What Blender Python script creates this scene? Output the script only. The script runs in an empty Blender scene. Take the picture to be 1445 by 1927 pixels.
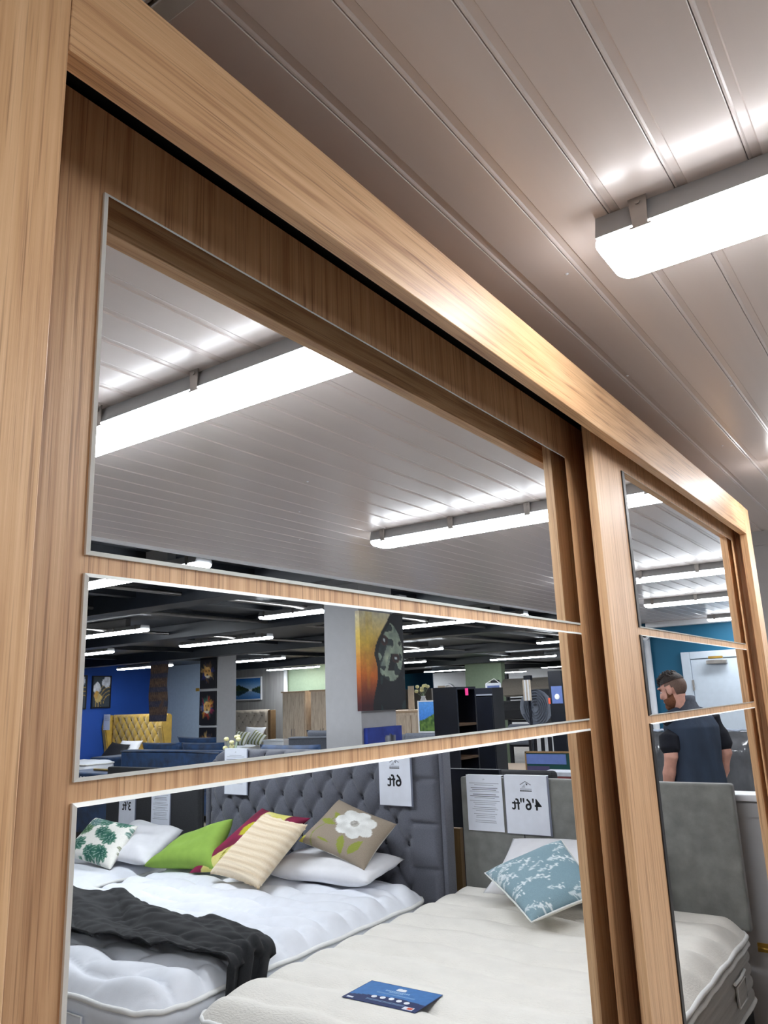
import bpy, bmesh, math, random
from mathutils import Vector, Matrix
random.seed(7)
PI = math.pi
sc = bpy.context.scene
COL = sc.collection

# ------------------------------------------------------------------ camera
cam_d = bpy.data.cameras.new('camera')
cam = bpy.data.objects.new('camera', cam_d); COL.objects.link(cam)
# rows: right, down, forward in world axes (fitted to the wardrobe's edges)
CR = Vector((0.57720998, -0.81574861, -0.03718651))
CDN = Vector((0.16945623, 0.16420288, -0.97176232))
CF = Vector((0.79881989, 0.55460943, 0.23301323))
cam.matrix_world = Matrix(((CR.x, -CDN.x, -CF.x, 0.0), (CR.y, -CDN.y, -CF.y, -0.47),
                           (CR.z, -CDN.z, -CF.z, 1.62), (0, 0, 0, 1)))
cam_d.sensor_fit = 'VERTICAL'; cam_d.sensor_height = 36.0
cam_d.lens = 36.0 * 1463.68 / 1927.0
cam_d.clip_start = 0.02; cam_d.clip_end = 100
sc.camera = cam

# ------------------------------------------------------------------ light and exposure
world = bpy.data.worlds.new('shop_world'); sc.world = world; world.use_nodes = True
world.node_tree.nodes['Background'].inputs[0].default_value = (0.75, 0.78, 0.85, 1)
world.node_tree.nodes['Background'].inputs[1].default_value = 0.05
LAMP = 16.0          # emission of the fluorescent diffusers
sc.view_settings.view_transform = 'Standard'
sc.view_settings.look = 'None'
sc.view_settings.exposure = 1.08
sc.view_settings.gamma = 1.0
sc.view_settings.use_curve_mapping = False
try:
    sc.cycles.use_denoising = True
    sc.cycles.max_bounces = 14
    sc.cycles.diffuse_bounces = 8
    sc.cycles.glossy_bounces = 8
    sc.cycles.sample_clamp_indirect = 6.0
except Exception:
    pass

# ------------------------------------------------------------------ materials
def lin(r, g=None, b=None):
    if g is None: r, g, b = r
    f = lambda c: ((c / 255.0) / 12.92 if c / 255.0 <= 0.04045 else ((c / 255.0 + 0.055) / 1.055) ** 2.4)
    return (f(r), f(g), f(b), 1.0)

MATS = {}
def base_mat(name):
    m = bpy.data.materials.new(name); m.use_nodes = True
    nt = m.node_tree; b = nt.nodes['Principled BSDF']
    MATS[name] = m
    return m, nt, b

def mat(name, rgb, rough=0.6, metal=0.0, var=0.12, scale=18.0, bump=0.0, bscale=None, stretch=(1, 1, 1), sheen=0.0, spec=0.5, coat=0.0):
    """painted / woven / moulded surface: colour mottled by noise, optional noise bump"""
    m, nt, b = base_mat(name)
    c = lin(rgb)
    tc = nt.nodes.new('ShaderNodeTexCoord'); mp = nt.nodes.new('ShaderNodeMapping')
    nt.links.new(tc.outputs['Object'], mp.inputs[0]); mp.inputs['Scale'].default_value = stretch
    nz = nt.nodes.new('ShaderNodeTexNoise'); nz.inputs['Scale'].default_value = scale; nz.inputs['Detail'].default_value = 5
    nt.links.new(mp.outputs[0], nz.inputs['Vector'])
    rp = nt.nodes.new('ShaderNodeValToRGB')
    rp.color_ramp.elements[0].position = 0.3; rp.color_ramp.elements[1].position = 0.7
    rp.color_ramp.elements[0].color = tuple(max(0, x * (1 - var)) for x in c[:3]) + (1,)
    rp.color_ramp.elements[1].color = tuple(min(1, x * (1 + var)) for x in c[:3]) + (1,)
    nt.links.new(nz.outputs['Fac'], rp.inputs[0]); nt.links.new(rp.outputs[0], b.inputs['Base Color'])
    b.inputs['Roughness'].default_value = rough; b.inputs['Metallic'].default_value = metal
    b.inputs['Specular IOR Level'].default_value = spec
    if sheen: b.inputs['Sheen Weight'].default_value = sheen
    if coat: b.inputs['Coat Weight'].default_value = coat; b.inputs['Coat Roughness'].default_value = 0.1
    if bump:
        n2 = nt.nodes.new('ShaderNodeTexNoise'); n2.inputs['Scale'].default_value = bscale or scale * 4; n2.inputs['Detail'].default_value = 3
        nt.links.new(mp.outputs[0], n2.inputs['Vector'])
        bp = nt.nodes.new('ShaderNodeBump'); bp.inputs['Strength'].default_value = bump; bp.inputs['Distance'].default_value = 0.01
        nt.links.new(n2.outputs['Fac'], bp.inputs['Height']); nt.links.new(bp.outputs[0], b.inputs['Normal'])
    return m

def wood(name, light, mid, dark, axis='Z', rough=0.45, fine=90.0, cath=0.5):
    """oak-effect foil: long streaks along the axis, broad cathedral bands, dark pores"""
    m, nt, b = base_mat(name); N = nt.nodes.new; L = nt.links.new
    tc = N('ShaderNodeTexCoord')
    def mapped(along, across):
        mp = N('ShaderNodeMapping'); s = [across] * 3; s['XYZ'.index(axis)] = along
        mp.inputs['Scale'].default_value = s; L(tc.outputs['Object'], mp.inputs[0]); return mp
    mp1 = mapped(1.3, 9.0); n1 = N('ShaderNodeTexNoise'); n1.inputs['Scale'].default_value = 1.0; n1.inputs['Detail'].default_value = 3; n1.inputs['Distortion'].default_value = 0.6
    L(mp1.outputs[0], n1.inputs['Vector'])
    w = N('ShaderNodeMath'); w.operation = 'MULTIPLY'; w.inputs[1].default_value = 34.0; L(n1.outputs['Fac'], w.inputs[0])
    s = N('ShaderNodeMath'); s.operation = 'SINE'; L(w.outputs[0], s.inputs[0])
    mp2 = mapped(2.2, fine); n2 = N('ShaderNodeTexNoise'); n2.inputs['Scale'].default_value = 1.0; n2.inputs['Detail'].default_value = 5; n2.inputs['Roughness'].default_value = 0.65
    L(mp2.outputs[0], n2.inputs['Vector'])
    mp3 = mapped(6.0, fine * 3.6); n3 = N('ShaderNodeTexNoise'); n3.inputs['Scale'].default_value = 1.0; n3.inputs['Detail'].default_value = 2
    L(mp3.outputs[0], n3.inputs['Vector'])
    a = N('ShaderNodeMath'); a.operation = 'MULTIPLY_ADD'; L(s.outputs[0], a.inputs[0]); a.inputs[1].default_value = 0.075 * cath * 2; L(n2.outputs['Fac'], a.inputs[2])
    rp = N('ShaderNodeValToRGB'); e = rp.color_ramp.elements
    e[0].position = 0.28; e[0].color = lin(dark); e[1].position = 0.72; e[1].color = lin(light)
    k = e.new(0.47); k.color = lin(mid)
    L(a.outputs[0], rp.inputs[0])
    r3 = N('ShaderNodeValToRGB'); r3.color_ramp.elements[0].position = 0.30; r3.color_ramp.elements[0].color = (0.50, 0.42, 0.37, 1); r3.color_ramp.elements[1].position = 0.44; r3.color_ramp.elements[1].color = (1, 1, 1, 1)
    L(n3.outputs['Fac'], r3.inputs[0])
    mx = N('ShaderNodeMix'); mx.data_type = 'RGBA'; mx.blend_type = 'MULTIPLY'; mx.inputs['Factor'].default_value = 0.8
    L(rp.outputs[0], mx.inputs[6]); L(r3.outputs[0], mx.inputs[7]); L(mx.outputs[2], b.inputs['Base Color'])
    b.inputs['Roughness'].default_value = rough
    bp = N('ShaderNodeBump'); bp.inputs['Strength'].default_value = 0.10; bp.inputs['Distance'].default_value = 0.003
    L(n3.outputs['Fac'], bp.inputs['Height']); L(bp.outputs[0], b.inputs['Normal'])
    return m

def vcol_mat(name, rough=0.6, nscale=60.0, namt=0.12, bump=0.0, sheen=0.0, coat=0.0):
    """print or paint: the pattern is a colour attribute of the mesh, broken up by fine noise"""
    m, nt, b = base_mat(name); N = nt.nodes.new; L = nt.links.new
    at = N('ShaderNodeAttribute'); at.attribute_name = 'Col'
    tc = N('ShaderNodeTexCoord'); nz = N('ShaderNodeTexNoise'); nz.inputs['Scale'].default_value = nscale; nz.inputs['Detail'].default_value = 4
    L(tc.outputs['Object'], nz.inputs['Vector'])
    mr = N('ShaderNodeMapRange'); mr.inputs['From Min'].default_value = 0.25; mr.inputs['From Max'].default_value = 0.75
    mr.inputs['To Min'].default_value = 1 - namt; mr.inputs['To Max'].default_value = 1 + namt
    L(nz.outputs['Fac'], mr.inputs['Value'])
    mx = N('ShaderNodeVectorMath'); mx.operation = 'SCALE'; L(at.outputs['Color'], mx.inputs[0]); L(mr.outputs[0], mx.inputs['Scale'])
    L(mx.outputs[0], b.inputs['Base Color']); b.inputs['Roughness'].default_value = rough
    if sheen: b.inputs['Sheen Weight'].default_value = sheen
    if coat: b.inputs['Coat Weight'].default_value = coat
    if bump:
        bp = N('ShaderNodeBump'); bp.inputs['Strength'].default_value = bump; bp.inputs['Distance'].default_value = 0.005
        L(nz.outputs['Fac'], bp.inputs['Height']); L(bp.outputs[0], b.inputs['Normal'])
    return m

def emit_mat(name, rgb, strength):
    m, nt, b = base_mat(name); N = nt.nodes.new
    c = lin(rgb); b.inputs['Base Color'].default_value = (0.8, 0.8, 0.8, 1)
    tc = N('ShaderNodeTexCoord'); nz = N('ShaderNodeTexNoise'); nz.inputs['Scale'].default_value = 3
    nt.links.new(tc.outputs['Object'], nz.inputs['Vector'])
    rp = N('ShaderNodeValToRGB'); rp.color_ramp.elements[0].color = tuple(x * 0.97 for x in c[:3]) + (1,); rp.color_ramp.elements[1].color = c
    nt.links.new(nz.outputs['Fac'], rp.inputs[0]); nt.links.new(rp.outputs[0], b.inputs['Emission Color'])
    b.inputs['Emission Strength'].default_value = strength
    return m

def mirror_mat(name):
    m, nt, b = base_mat(name); N = nt.nodes.new
    b.inputs['Metallic'].default_value = 1.0; b.inputs['Roughness'].default_value = 0.0
    tc = N('ShaderNodeTexCoord'); nz = N('ShaderNodeTexNoise'); nz.inputs['Scale'].default_value = 2.0
    nt.links.new(tc.outputs['Object'], nz.inputs['Vector'])
    rp = N('ShaderNodeValToRGB'); rp.color_ramp.elements[0].color = (0.865, 0.91, 0.945, 1); rp.color_ramp.elements[1].color = (0.88, 0.925, 0.96, 1)
    nt.links.new(nz.outputs['Fac'], rp.inputs[0]); nt.links.new(rp.outputs[0], b.inputs['Base Color'])
    return m

OAK = ((223, 184, 141), (206, 163, 119), (166, 121, 83))
M_OAKZ = wood('oak_vertical', *OAK, axis='Z', fine=110, cath=0.3)
M_OAKX = wood('oak_horizontal', *OAK, axis='X', fine=100, cath=0.5)
M_DOOR = wood('oak_door', (218, 179, 137), (200, 158, 117), (160, 117, 80), axis='Z', fine=130, cath=0.25)
M_MIRROR = mirror_mat('mirror_glass')
M_EDGE = mat('polished_glass_edge', (236, 242, 240), rough=0.25, metal=0.0, var=0.04, scale=30)
M_EDGEB = mat('mirror_edge_black', (18, 16, 18), rough=0.4, var=0.1)  # left bevels of the right door's mirrors: their darkness is put in as colour
M_DARKGAP = mat('black_plastic', (16, 15, 15), rough=0.5, var=0.2)
M_PVC = mat('white_pvc_plank', (214, 204, 200), rough=0.26, var=0.03, scale=2.0, stretch=(0.3, 6, 6), spec=0.45)
M_TRIM = mat('grey_pvc_trim', (196, 197, 194), rough=0.35, var=0.05)
M_BLACKCEIL = mat('black_painted_ceiling', (23, 27, 34), rough=0.42, var=0.3, scale=6)
M_LENS = emit_mat('lamp_diffuser_glow', (250, 252, 255), LAMP)
M_LENS2 = emit_mat('lamp_diffuser_rim_glow', (250, 252, 255), LAMP * 0.28)
M_LENSB = emit_mat('showroom_diffuser_glow', (250, 252, 255), LAMP * 2.0)
M_LENSB2 = emit_mat('showroom_diffuser_rim_glow', (250, 252, 255), LAMP * 0.8)
M_LBODY = mat('lamp_housing_grey', (176, 177, 178), rough=0.5, var=0.04)
M_STEEL = mat('brushed_steel', (170, 165, 160), rough=0.32, metal=0.9, var=0.1)
M_WALLG = mat('grey_wall_paint', (178, 178, 180), rough=0.75, var=0.03, bump=0.05, bscale=250)
M_WALLW = mat('white_wall_paint', (215, 216, 218), rough=0.7, var=0.03, bump=0.05, bscale=250)
M_TEAL = mat('teal_wall_paint', (10, 92, 124), rough=0.65, var=0.05, scale=4)
M_BLUE = mat('blue_wall_paint', (16, 66, 148), rough=0.7, var=0.06, scale=3)
M_GREYBLUE = mat('grey_blue_wall_paint', (150, 166, 184), rough=0.7, var=0.04)
M_GREEN = mat('sage_wall_paint', (134, 150, 126), rough=0.7, var=0.05)
M_WOODPAPER = mat('grey_wood_wallpaper', (166, 164, 162), rough=0.7, var=0.14, scale=3, stretch=(6, 6, 0.4))
M_FLOOR = wood('floor_laminate', (186, 176, 164), (170, 160, 148), (142, 132, 122), axis='X', fine=30)
M_WHITE = mat('white_gloss', (232, 234, 238), rough=0.4, var=0.03)
M_DOORW = mat('white_door_paint', (208, 220, 232), rough=0.5, var=0.03)
M_BLACK = mat('black_wood', (14, 17, 27), rough=0.35, var=0.25, scale=8)
M_PAPER = mat('paper_white', (226, 230, 240), rough=0.35, var=0.03)
M_INK = mat('black_ink', (14, 16, 22), rough=0.5, var=0.1)
M_INKG = mat('grey_ink', (128, 132, 142), rough=0.5, var=0.1)
M_SLEEVE = mat('plastic_sleeve', (120, 124, 140), rough=0.2, var=0.06)
M_MATT_A = mat('quilted_mattress_white', (226, 229, 236), rough=0.8, var=0.03, bump=0.05, bscale=300)
M_MATT_B = mat('knitted_mattress_cream', (226, 222, 214), rough=0.8, var=0.04, bump=0.35, bscale=170, stretch=(1, 0.45, 1))
M_MATT_S = mat('mattress_side_grey', (176, 174, 170), rough=0.85, var=0.10, scale=5, stretch=(0.5, 1, 14), bump=0.2, bscale=200)
M_PIPE = mat('mattress_piping', (232, 232, 230), rough=0.8, var=0.05)
M_BASE = mat('divan_base_black', (26, 26, 28), rough=0.85, var=0.2)
M_GREYF = mat('grey_linen', (96, 98, 108), rough=0.9, var=0.16, scale=160, bump=0.18, bscale=500, sheen=0.2)
M_GREYV = mat('grey_green_velvet', (122, 123, 119), rough=0.85, var=0.20, scale=14, bump=0.12, bscale=260, sheen=0.4)
M_CHARF = mat('charcoal_fabric', (50, 51, 54), rough=0.9, var=0.15, scale=120, bump=0.1, bscale=400)
M_BUTTON = mat('dark_button', (44, 45, 54), rough=0.8, var=0.2)
M_THROW = mat('black_throw', (23, 24, 27), rough=0.95, var=0.22, scale=120, bump=0.25, bscale=500, sheen=0.05)
M_MUST = mat('mustard_velvet', (178, 142, 44), rough=0.75, var=0.14, scale=12, sheen=0.5)
M_CREAMF = mat('cream_fabric', (196, 182, 164), rough=0.85, var=0.08)
M_BLUEV = mat('blue_velvet', (16, 50, 88), rough=0.7, var=0.5, scale=9, sheen=0.15)
M_SOFAG = mat('grey_sofa_fabric', (104, 108, 118), rough=0.9, var=0.12, scale=60)
M_COT = mat('white_cotton', (232, 232, 236), rough=0.85, var=0.03, bump=0.25, bscale=14)
M_VC = vcol_mat('printed_fabric', rough=0.85, nscale=220, namt=0.10, bump=0.1)
M_PAINT = vcol_mat('printed_canvas', rough=0.55, nscale=40, namt=0.14)
M_FRAME = mat('black_frame', (12, 12, 14), rough=0.4, var=0.2)
M_GOLD = mat('gold_metal', (196, 158, 74), rough=0.35, metal=0.7, var=0.1)
M_SAWN = mat('sawn_timber', (128, 100, 64), rough=0.7, var=0.2, scale=8, stretch=(6, 6, 0.6))
M_LOAK = wood('light_oak_furniture', (236, 220, 198), (222, 202, 178), (198, 176, 152), axis='Z', fine=40)
M_PLASTIC = mat('clear_wrap_over_dark', (92, 94, 98), rough=0.16, var=0.35, scale=7, stretch=(1, 3, 0.6), bump=0.5, bscale=6, coat=0.8)
M_WRAPW = mat('clear_wrap_over_white', (190, 202, 222), rough=0.15, var=0.12, scale=8, stretch=(1, 3, 0.6), bump=0.5, bscale=7, coat=0.8)
M_SKIN = mat('skin', (212, 158, 140), rough=0.55, var=0.10, scale=25)
M_HAIR = mat('dark_brown_hair', (44, 34, 30), rough=0.7, var=0.4, scale=120, bump=0.5, bscale=200)
M_FADE = mat('short_clipped_hair', (104, 82, 72), rough=0.75, var=0.2, scale=150)
M_BEARD = mat('ginger_beard', (118, 72, 46), rough=0.8, var=0.3, scale=150, bump=0.4, bscale=220)
M_NAVY = mat('black_navy_jersey', (13, 16, 28), rough=0.9, var=0.2, scale=40)
M_GILET = mat('slate_blue_gilet', (42, 54, 72), rough=0.85, var=0.22, scale=9, stretch=(1, 1, 0.35), bump=0.9, bscale=11)
M_COLLAR = mat('grey_knit_collar', (66, 70, 80), rough=0.9, var=0.15, scale=60)
M_TROUS = mat('dark_trousers', (30, 33, 42), rough=0.9, var=0.15)
M_PINK = mat('pink_sticker', (240, 60, 140), rough=0.6, var=0.05)
M_BEIGEC = mat('beige_carpet_roll', (150, 142, 132), rough=0.95, var=0.12, scale=80)
M_GREYC = mat('grey_carpet_roll', (118, 124, 136), rough=0.95, var=0.12, scale=80)
M_BROWNIN = mat('brown_shelf_interior', (78, 56, 36), rough=0.5, var=0.2, scale=8)
M_TABLE = mat('pale_table_top', (206, 176, 146), rough=0.45, var=0.08, scale=6, stretch=(1, 8, 1))
M_BOARDG = mat('green_display_print', (10, 62, 60), rough=0.4, var=0.1)
M_LILAC = mat('lilac_print', (92, 112, 168), rough=0.4, var=0.1)
M_ORANGE = mat('orange_print', (214, 84, 52), rough=0.5, var=0.1)

# ------------------------------------------------------------------ builders
def to_mesh(name, bm, mats, smooth=False):
    me = bpy.data.meshes.new(name)
    bm.normal_update(); bm.to_mesh(me); bm.free()
    for m in (mats if isinstance(mats, (list, tuple)) else [mats]): me.materials.append(m)
    if smooth: me.polygons.foreach_set('use_smooth', [True] * len(me.polygons))
    return me

def props(o, label=None, cat=None, group=None, kind=None):
    if label: o['label'] = label
    if cat: o['category'] = cat
    if group: o['group'] = group
    if kind: o['kind'] = kind
    return o

def thing(name, label, cat, loc=(0, 0, 0), rz=0.0, group=None):
    o = bpy.data.objects.new(name, None); COL.objects.link(o)
    o.empty_display_size = 0.1; o.location = loc; o.rotation_euler = (0, 0, rz)
    return props(o, label, cat, group)

def part(name, bm, mats, parent, smooth=False, label=None, kind=None):
    me = bm if isinstance(bm, bpy.types.Mesh) else to_mesh(name, bm, mats, smooth)
    o = bpy.data.objects.new(name, me); COL.objects.link(o); o.parent = parent
    return props(o, label, None, None, kind)

def solo(name, label, cat, bm, mats, loc=(0, 0, 0), rz=0.0, group=None, smooth=False):
    me = bm if isinstance(bm, bpy.types.Mesh) else to_mesh(name, bm, mats, smooth)
    o = bpy.data.objects.new(name, me); COL.objects.link(o)
    o.location = loc; o.rotation_euler = (0, 0, rz)
    return props(o, label, cat, group)

def struct(name, bm, mats, smooth=False, label=None):
    o = bpy.data.objects.new(name, to_mesh(name, bm, mats, smooth)); COL.objects.link(o)
    return props(o, label, None, None, 'structure')

def copy_tree(o, parent=None):
    c = o.copy(); COL.objects.link(c)
    if parent is not None: c.parent = parent
    for ch in list(o.children): copy_tree(ch, c)
    return c

def dup(root, loc, rz=None, label=None, group=None):
    r = copy_tree(root); r.location = loc
    if rz is not None: r.rotation_euler = (0, 0, rz)
    if label: r['label'] = label
    if group: r['group'] = group
    return r

def B(): return bmesh.new()

def bx(bm, x0, x1, y0, y1, z0, z1, bev=0.0, mi=0, seg=2):
    r = bmesh.ops.create_cube(bm, size=1.0)
    vs = r['verts']
    for v in vs:
        v.co = Vector(((x0 + x1) / 2 + v.co.x * (x1 - x0), (y0 + y1) / 2 + v.co.y * (y1 - y0), (z0 + z1) / 2 + v.co.z * (z1 - z0)))
    fs = {f for v in vs for f in v.link_faces}
    for f in fs: f.material_index = mi
    if bev > 0:
        es = list({e for v in vs for e in v.link_edges})
        bmesh.ops.bevel(bm, geom=es, offset=bev, segments=seg, affect='EDGES', profile=0.5, clamp_overlap=True)
    return bm

def box(x0, x1, y0, y1, z0, z1, bev=0.0, seg=2): return bx(B(), x0, x1, y0, y1, z0, z1, bev, 0, seg)

def tube(bm, pts, r, seg=10, closed=False, mi=0):
    pts = [Vector(p) for p in pts]; n = len(pts); rings = []
    rs = r if isinstance(r, (list, tuple)) else [r] * n
    for i, p in enumerate(pts):
        a = pts[(i - 1) % n] if (closed or i > 0) else p
        c = pts[(i + 1) % n] if (closed or i < n - 1) else p
        t = (c - a).normalized() if (c - a).length > 1e-9 else Vector((0, 0, 1))
        up = Vector((0, 0, 1)) if abs(t.z) < 0.95 else Vector((1, 0, 0))
        u = t.cross(up).normalized(); v = t.cross(u).normalized()
        rings.append([bm.verts.new(p + (u * math.cos(2 * PI * k / seg) + v * math.sin(2 * PI * k / seg)) * rs[i]) for k in range(seg)])
    m = n if closed else n - 1
    for i in range(m):
        A, Bq = rings[i], rings[(i + 1) % n]
        for k in range(seg):
            f = bm.faces.new((A[k], A[(k + 1) % seg], Bq[(k + 1) % seg], Bq[k])); f.material_index = mi; f.smooth = True
    if not closed:
        for rg in (rings[0], rings[-1]):
            try:
                f = bm.faces.new(rg); f.material_index = mi
            except ValueError: pass
    return bm

def cyl(bm, c, r, h, seg=20, axis='Z', r2=None, mi=0):
    c = Vector(c); d = {'X': Vector((1, 0, 0)), 'Y': Vector((0, 1, 0)), 'Z': Vector((0, 0, 1))}[axis]
    return tube(bm, [c, c + d * h], [r, r if r2 is None else r2], seg, mi=mi)

def ball(bm, c, r, sx=1, sy=1, sz=1, seg=12, rings=8, mi=0):
    q = bmesh.ops.create_uvsphere(bm, u_segments=seg, v_segments=rings, radius=r)
    for v in q['verts']: v.co = Vector((c[0] + v.co.x * sx, c[1] + v.co.y * sy, c[2] + v.co.z * sz))
    for f in {f for v in q['verts'] for f in v.link_faces}: f.material_index = mi; f.smooth = True
    return bm

def prism(bm, pts2, lo, hi, axis='Y', mi=0):
    """polygon in the plane across axis, extruded lo..hi"""
    def P(a, b, t): return {'Y': (a, t, b), 'X': (t, a, b), 'Z': (a, b, t)}[axis]
    A = [bm.verts.new(P(a, b, lo)) for a, b in pts2]; C = [bm.verts.new(P(a, b, hi)) for a, b in pts2]
    n = len(pts2)
    for i in range(n):
        f = bm.faces.new((A[i], A[(i + 1) % n], C[(i + 1) % n], C[i])); f.material_index = mi
    f = bm.faces.new(A[::-1]); f.material_index = mi
    f = bm.faces.new(C); f.material_index = mi
    bmesh.ops.recalc_face_normals(bm, faces=bm.faces[:])
    return bm

def text_mesh(body, size, mat_, bold=0.0, align='CENTER'):
    cu = bpy.data.curves.new('lettering', 'FONT'); cu.body = body; cu.size = size
    cu.align_x = align; cu.align_y = 'CENTER'; cu.offset = bold; cu.extrude = 0.0003; cu.resolution_u = 3
    o = bpy.data.objects.new('lettering', cu); COL.objects.link(o)
    dg = bpy.context.evaluated_depsgraph_get(); dg.update()
    me = bpy.data.meshes.new_from_object(o.evaluated_get(dg)); bpy.data.objects.remove(o)
    me.materials.clear(); me.materials.append(mat_)
    # stand it up: text plane XY -> XZ, facing -Y
    me.transform(Matrix.Rotation(PI / 2, 4, 'X'))
    return me

def color_mesh(me, fn):
    """fn(loop uv) -> sRGB colour, stored per vertex"""
    ca = me.color_attributes.new('Col', 'FLOAT_COLOR', 'POINT')
    uv = me.attributes['uvp'].data
    for i, d in enumerate(uv):
        ca.data[i].color = lin(fn(d.vector[0], d.vector[1]))

def canvas(w, h, fn, n=48, depth=0.03, x0=None, z0=0.0):
    """stretched canvas or print, front towards -Y, bottom at z0; its face carries a colour per vertex"""
    me = bpy.data.meshes.new('canvas'); nx = max(2, int(n * min(1.0, w / h) + 0.5)); nz = max(2, int(n * min(1.0, h / w) + 0.5))
    xs = -w / 2 if x0 is None else x0
    V = []; UV = []; F = []
    for j in range(nz + 1):
        for i in range(nx + 1):
            V.append((xs + w * i / nx, -depth, z0 + h * j / nz)); UV.append((i / nx, j / nz, 0))
    for j in range(nz):
        for i in range(nx):
            a = j * (nx + 1) + i; F.append((a, a + 1, a + nx + 2, a + nx + 1))
    rim = [i for i in range(nx + 1)] + [(j) * (nx + 1) + nx for j in range(1, nz + 1)] + [nz * (nx + 1) + i for i in range(nx - 1, -1, -1)] + [j * (nx + 1) for j in range(nz - 1, 0, -1)]
    b0 = len(V)
    for k in rim: V.append((V[k][0], 0.0, V[k][2])); UV.append(UV[k])
    m = len(rim)
    for k in range(m): F.append((rim[(k + 1) % m], rim[k], b0 + k, b0 + (k + 1) % m))
    F.append(tuple(b0 + k for k in range(m)))
    me.from_pydata(V, [], F); at = me.attributes.new('uvp', 'FLOAT_VECTOR', 'POINT')
    for i, u in enumerate(UV): at.data[i].vector = u
    color_mesh(me, fn); me.materials.append(M_PAINT); me.update()
    return me

def picture(name, label, w, h, fn, loc, rz, n=48, depth=0.03, frame=None, cat='picture', group=None):
    t = thing(name, label, cat, loc, rz, group)
    o = part('canvas', canvas(w, h, fn, n, depth), None, t)
    if frame:
        fw, fm = frame
        for nm, a in (('frame_rail', (-w / 2 - fw, w / 2 + fw, -depth - 0.008, 0, -fw, 0)), ('frame_rail', (-w / 2 - fw, w / 2 + fw, -depth - 0.008, 0, h, h + fw)),
                      ('frame_stile', (-w / 2 - fw, -w / 2, -depth - 0.008, 0, 0, h)), ('frame_stile', (w / 2, w / 2 + fw, -depth - 0.008, 0, 0, h))):
            part(nm, box(*a), fm, t)
    return t

def cushion_mesh(C, thick, n=22, fn=None, pinch=0.07, fringe=0.0, wob=0.0, m=None, ridges=0, back=(225, 222, 214), seed=0):
    """C: four corners (top-left, top-right, bottom-right, bottom-left as one looks at it), plump on both faces"""
    rnd = random.Random(seed)
    C = [Vector(c) for c in C]; cen = sum(C, Vector()) / 4
    nrm = ((C[1] - C[3]).cross(C[2] - C[0])).normalized()
    ph = [rnd.uniform(0, 6.28) for _ in range(6)]
    V = []; UV = []; F = []
    idx = {}
    for side in (1, -1):
        for j in range(n + 1):
            for i in range(n + 1):
                if side == -1 and (i in (0, n) or j in (0, n)):
                    idx[(side, i, j)] = idx[(1, i, j)]; continue
                a = -1 + 2 * i / n; b = -1 + 2 * j / n
                a = math.copysign(abs(a) ** 0.85, a); b = math.copysign(abs(b) ** 0.85, b)
                uu = a * (1 - pinch * (1 - b * b)); vv = b * (1 - pinch * (1 - a * a))
                s, t = (uu + 1) / 2, (vv + 1) / 2
                p = (C[3] * (1 - s) + C[2] * s) * (1 - t) + (C[0] * (1 - s) + C[1] * s) * t
                h = thick * max(0.0, (1 - a ** 4) * (1 - b ** 4)) ** 0.55
                h *= 1 + wob * (math.sin(5 * a + ph[0] + 3 * b) * 0.5 + math.sin(9 * b + ph[1] - 4 * a) * 0.35)
                if ridges and side == 1: h += 0.007 * abs(math.sin(ridges * b * PI / 2 + 0.5 * math.sin(2 * a))) * max(0, 1 - a ** 6)
                if fringe and (i in (0, n) or j in (0, n)): p = p + nrm * rnd.uniform(-fringe, fringe) + (p - cen).normalized() * rnd.uniform(-fringe, fringe)
                idx[(side, i, j)] = len(V); V.append(p + nrm * h * side); UV.append(((a + 1) / 2, (b + 1) / 2, 0.0 if side == 1 else 1.0))
    for side in (1, -1):
        for j in range(n):
            for i in range(n):
                q = (idx[(side, i, j)], idx[(side, i + 1, j)], idx[(side, i + 1, j + 1)], idx[(side, i, j + 1)])
                F.append(q if side == 1 else q[::-1])
    me = bpy.data.meshes.new('cushion'); me.from_pydata([tuple(v) for v in V], [], F)
    at = me.attributes.new('uvp', 'FLOAT_VECTOR', 'POINT')
    for i, u in enumerate(UV): at.data[i].vector = u
    if fn:
        ca = me.color_attributes.new('Col', 'FLOAT_COLOR', 'POINT')
        for i, u in enumerate(UV): ca.data[i].color = lin(fn(u[0], u[1]) if u[2] == 0.0 else back)
    me.materials.append(m or M_VC); me.polygons.foreach_set('use_smooth', [True] * len(me.polygons)); me.update()
    return me

def cushion(name, label, C, thick, cat='cushion', group=None, piping=None, **kw):
    C = [Vector(c) for c in C]; base = Vector((sum(c.x for c in C) / 4, sum(c.y for c in C) / 4, min(c.z for c in C)))
    L = [c - base for c in C]
    me = cushion_mesh(L, thick, **kw)
    if piping is None: return solo(name, label, cat, me, None, base, 0, group)
    t = thing(name, label, cat, base, 0, group)
    part('cover', me, None, t)
    pin = kw.get('pinch', 0.07); pts = []
    for k in range(4):
        for q in range(10):
            s = q / 10.0; a = -1 + 2 * s; bow = pin * (1 - a * a) * 0.5
            A, Bq = L[k], L[(k + 1) % 4]; cen = sum(L, Vector()) / 4
            p = A.lerp(Bq, s); pts.append(p.lerp(cen, bow))
    part('piping', tube(B(), pts, 0.004, 6, closed=True), piping, t)
    return t

def rgbmix(a, b, t):
    t = max(0.0, min(1.0, t)); return tuple(x + (y - x) * t for x, y in zip(a, b))

def hsh(i, j, k=0):
    v = math.sin(i * 127.1 + j * 311.7 + k * 74.7) * 43758.5453; return v - math.floor(v)

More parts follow.
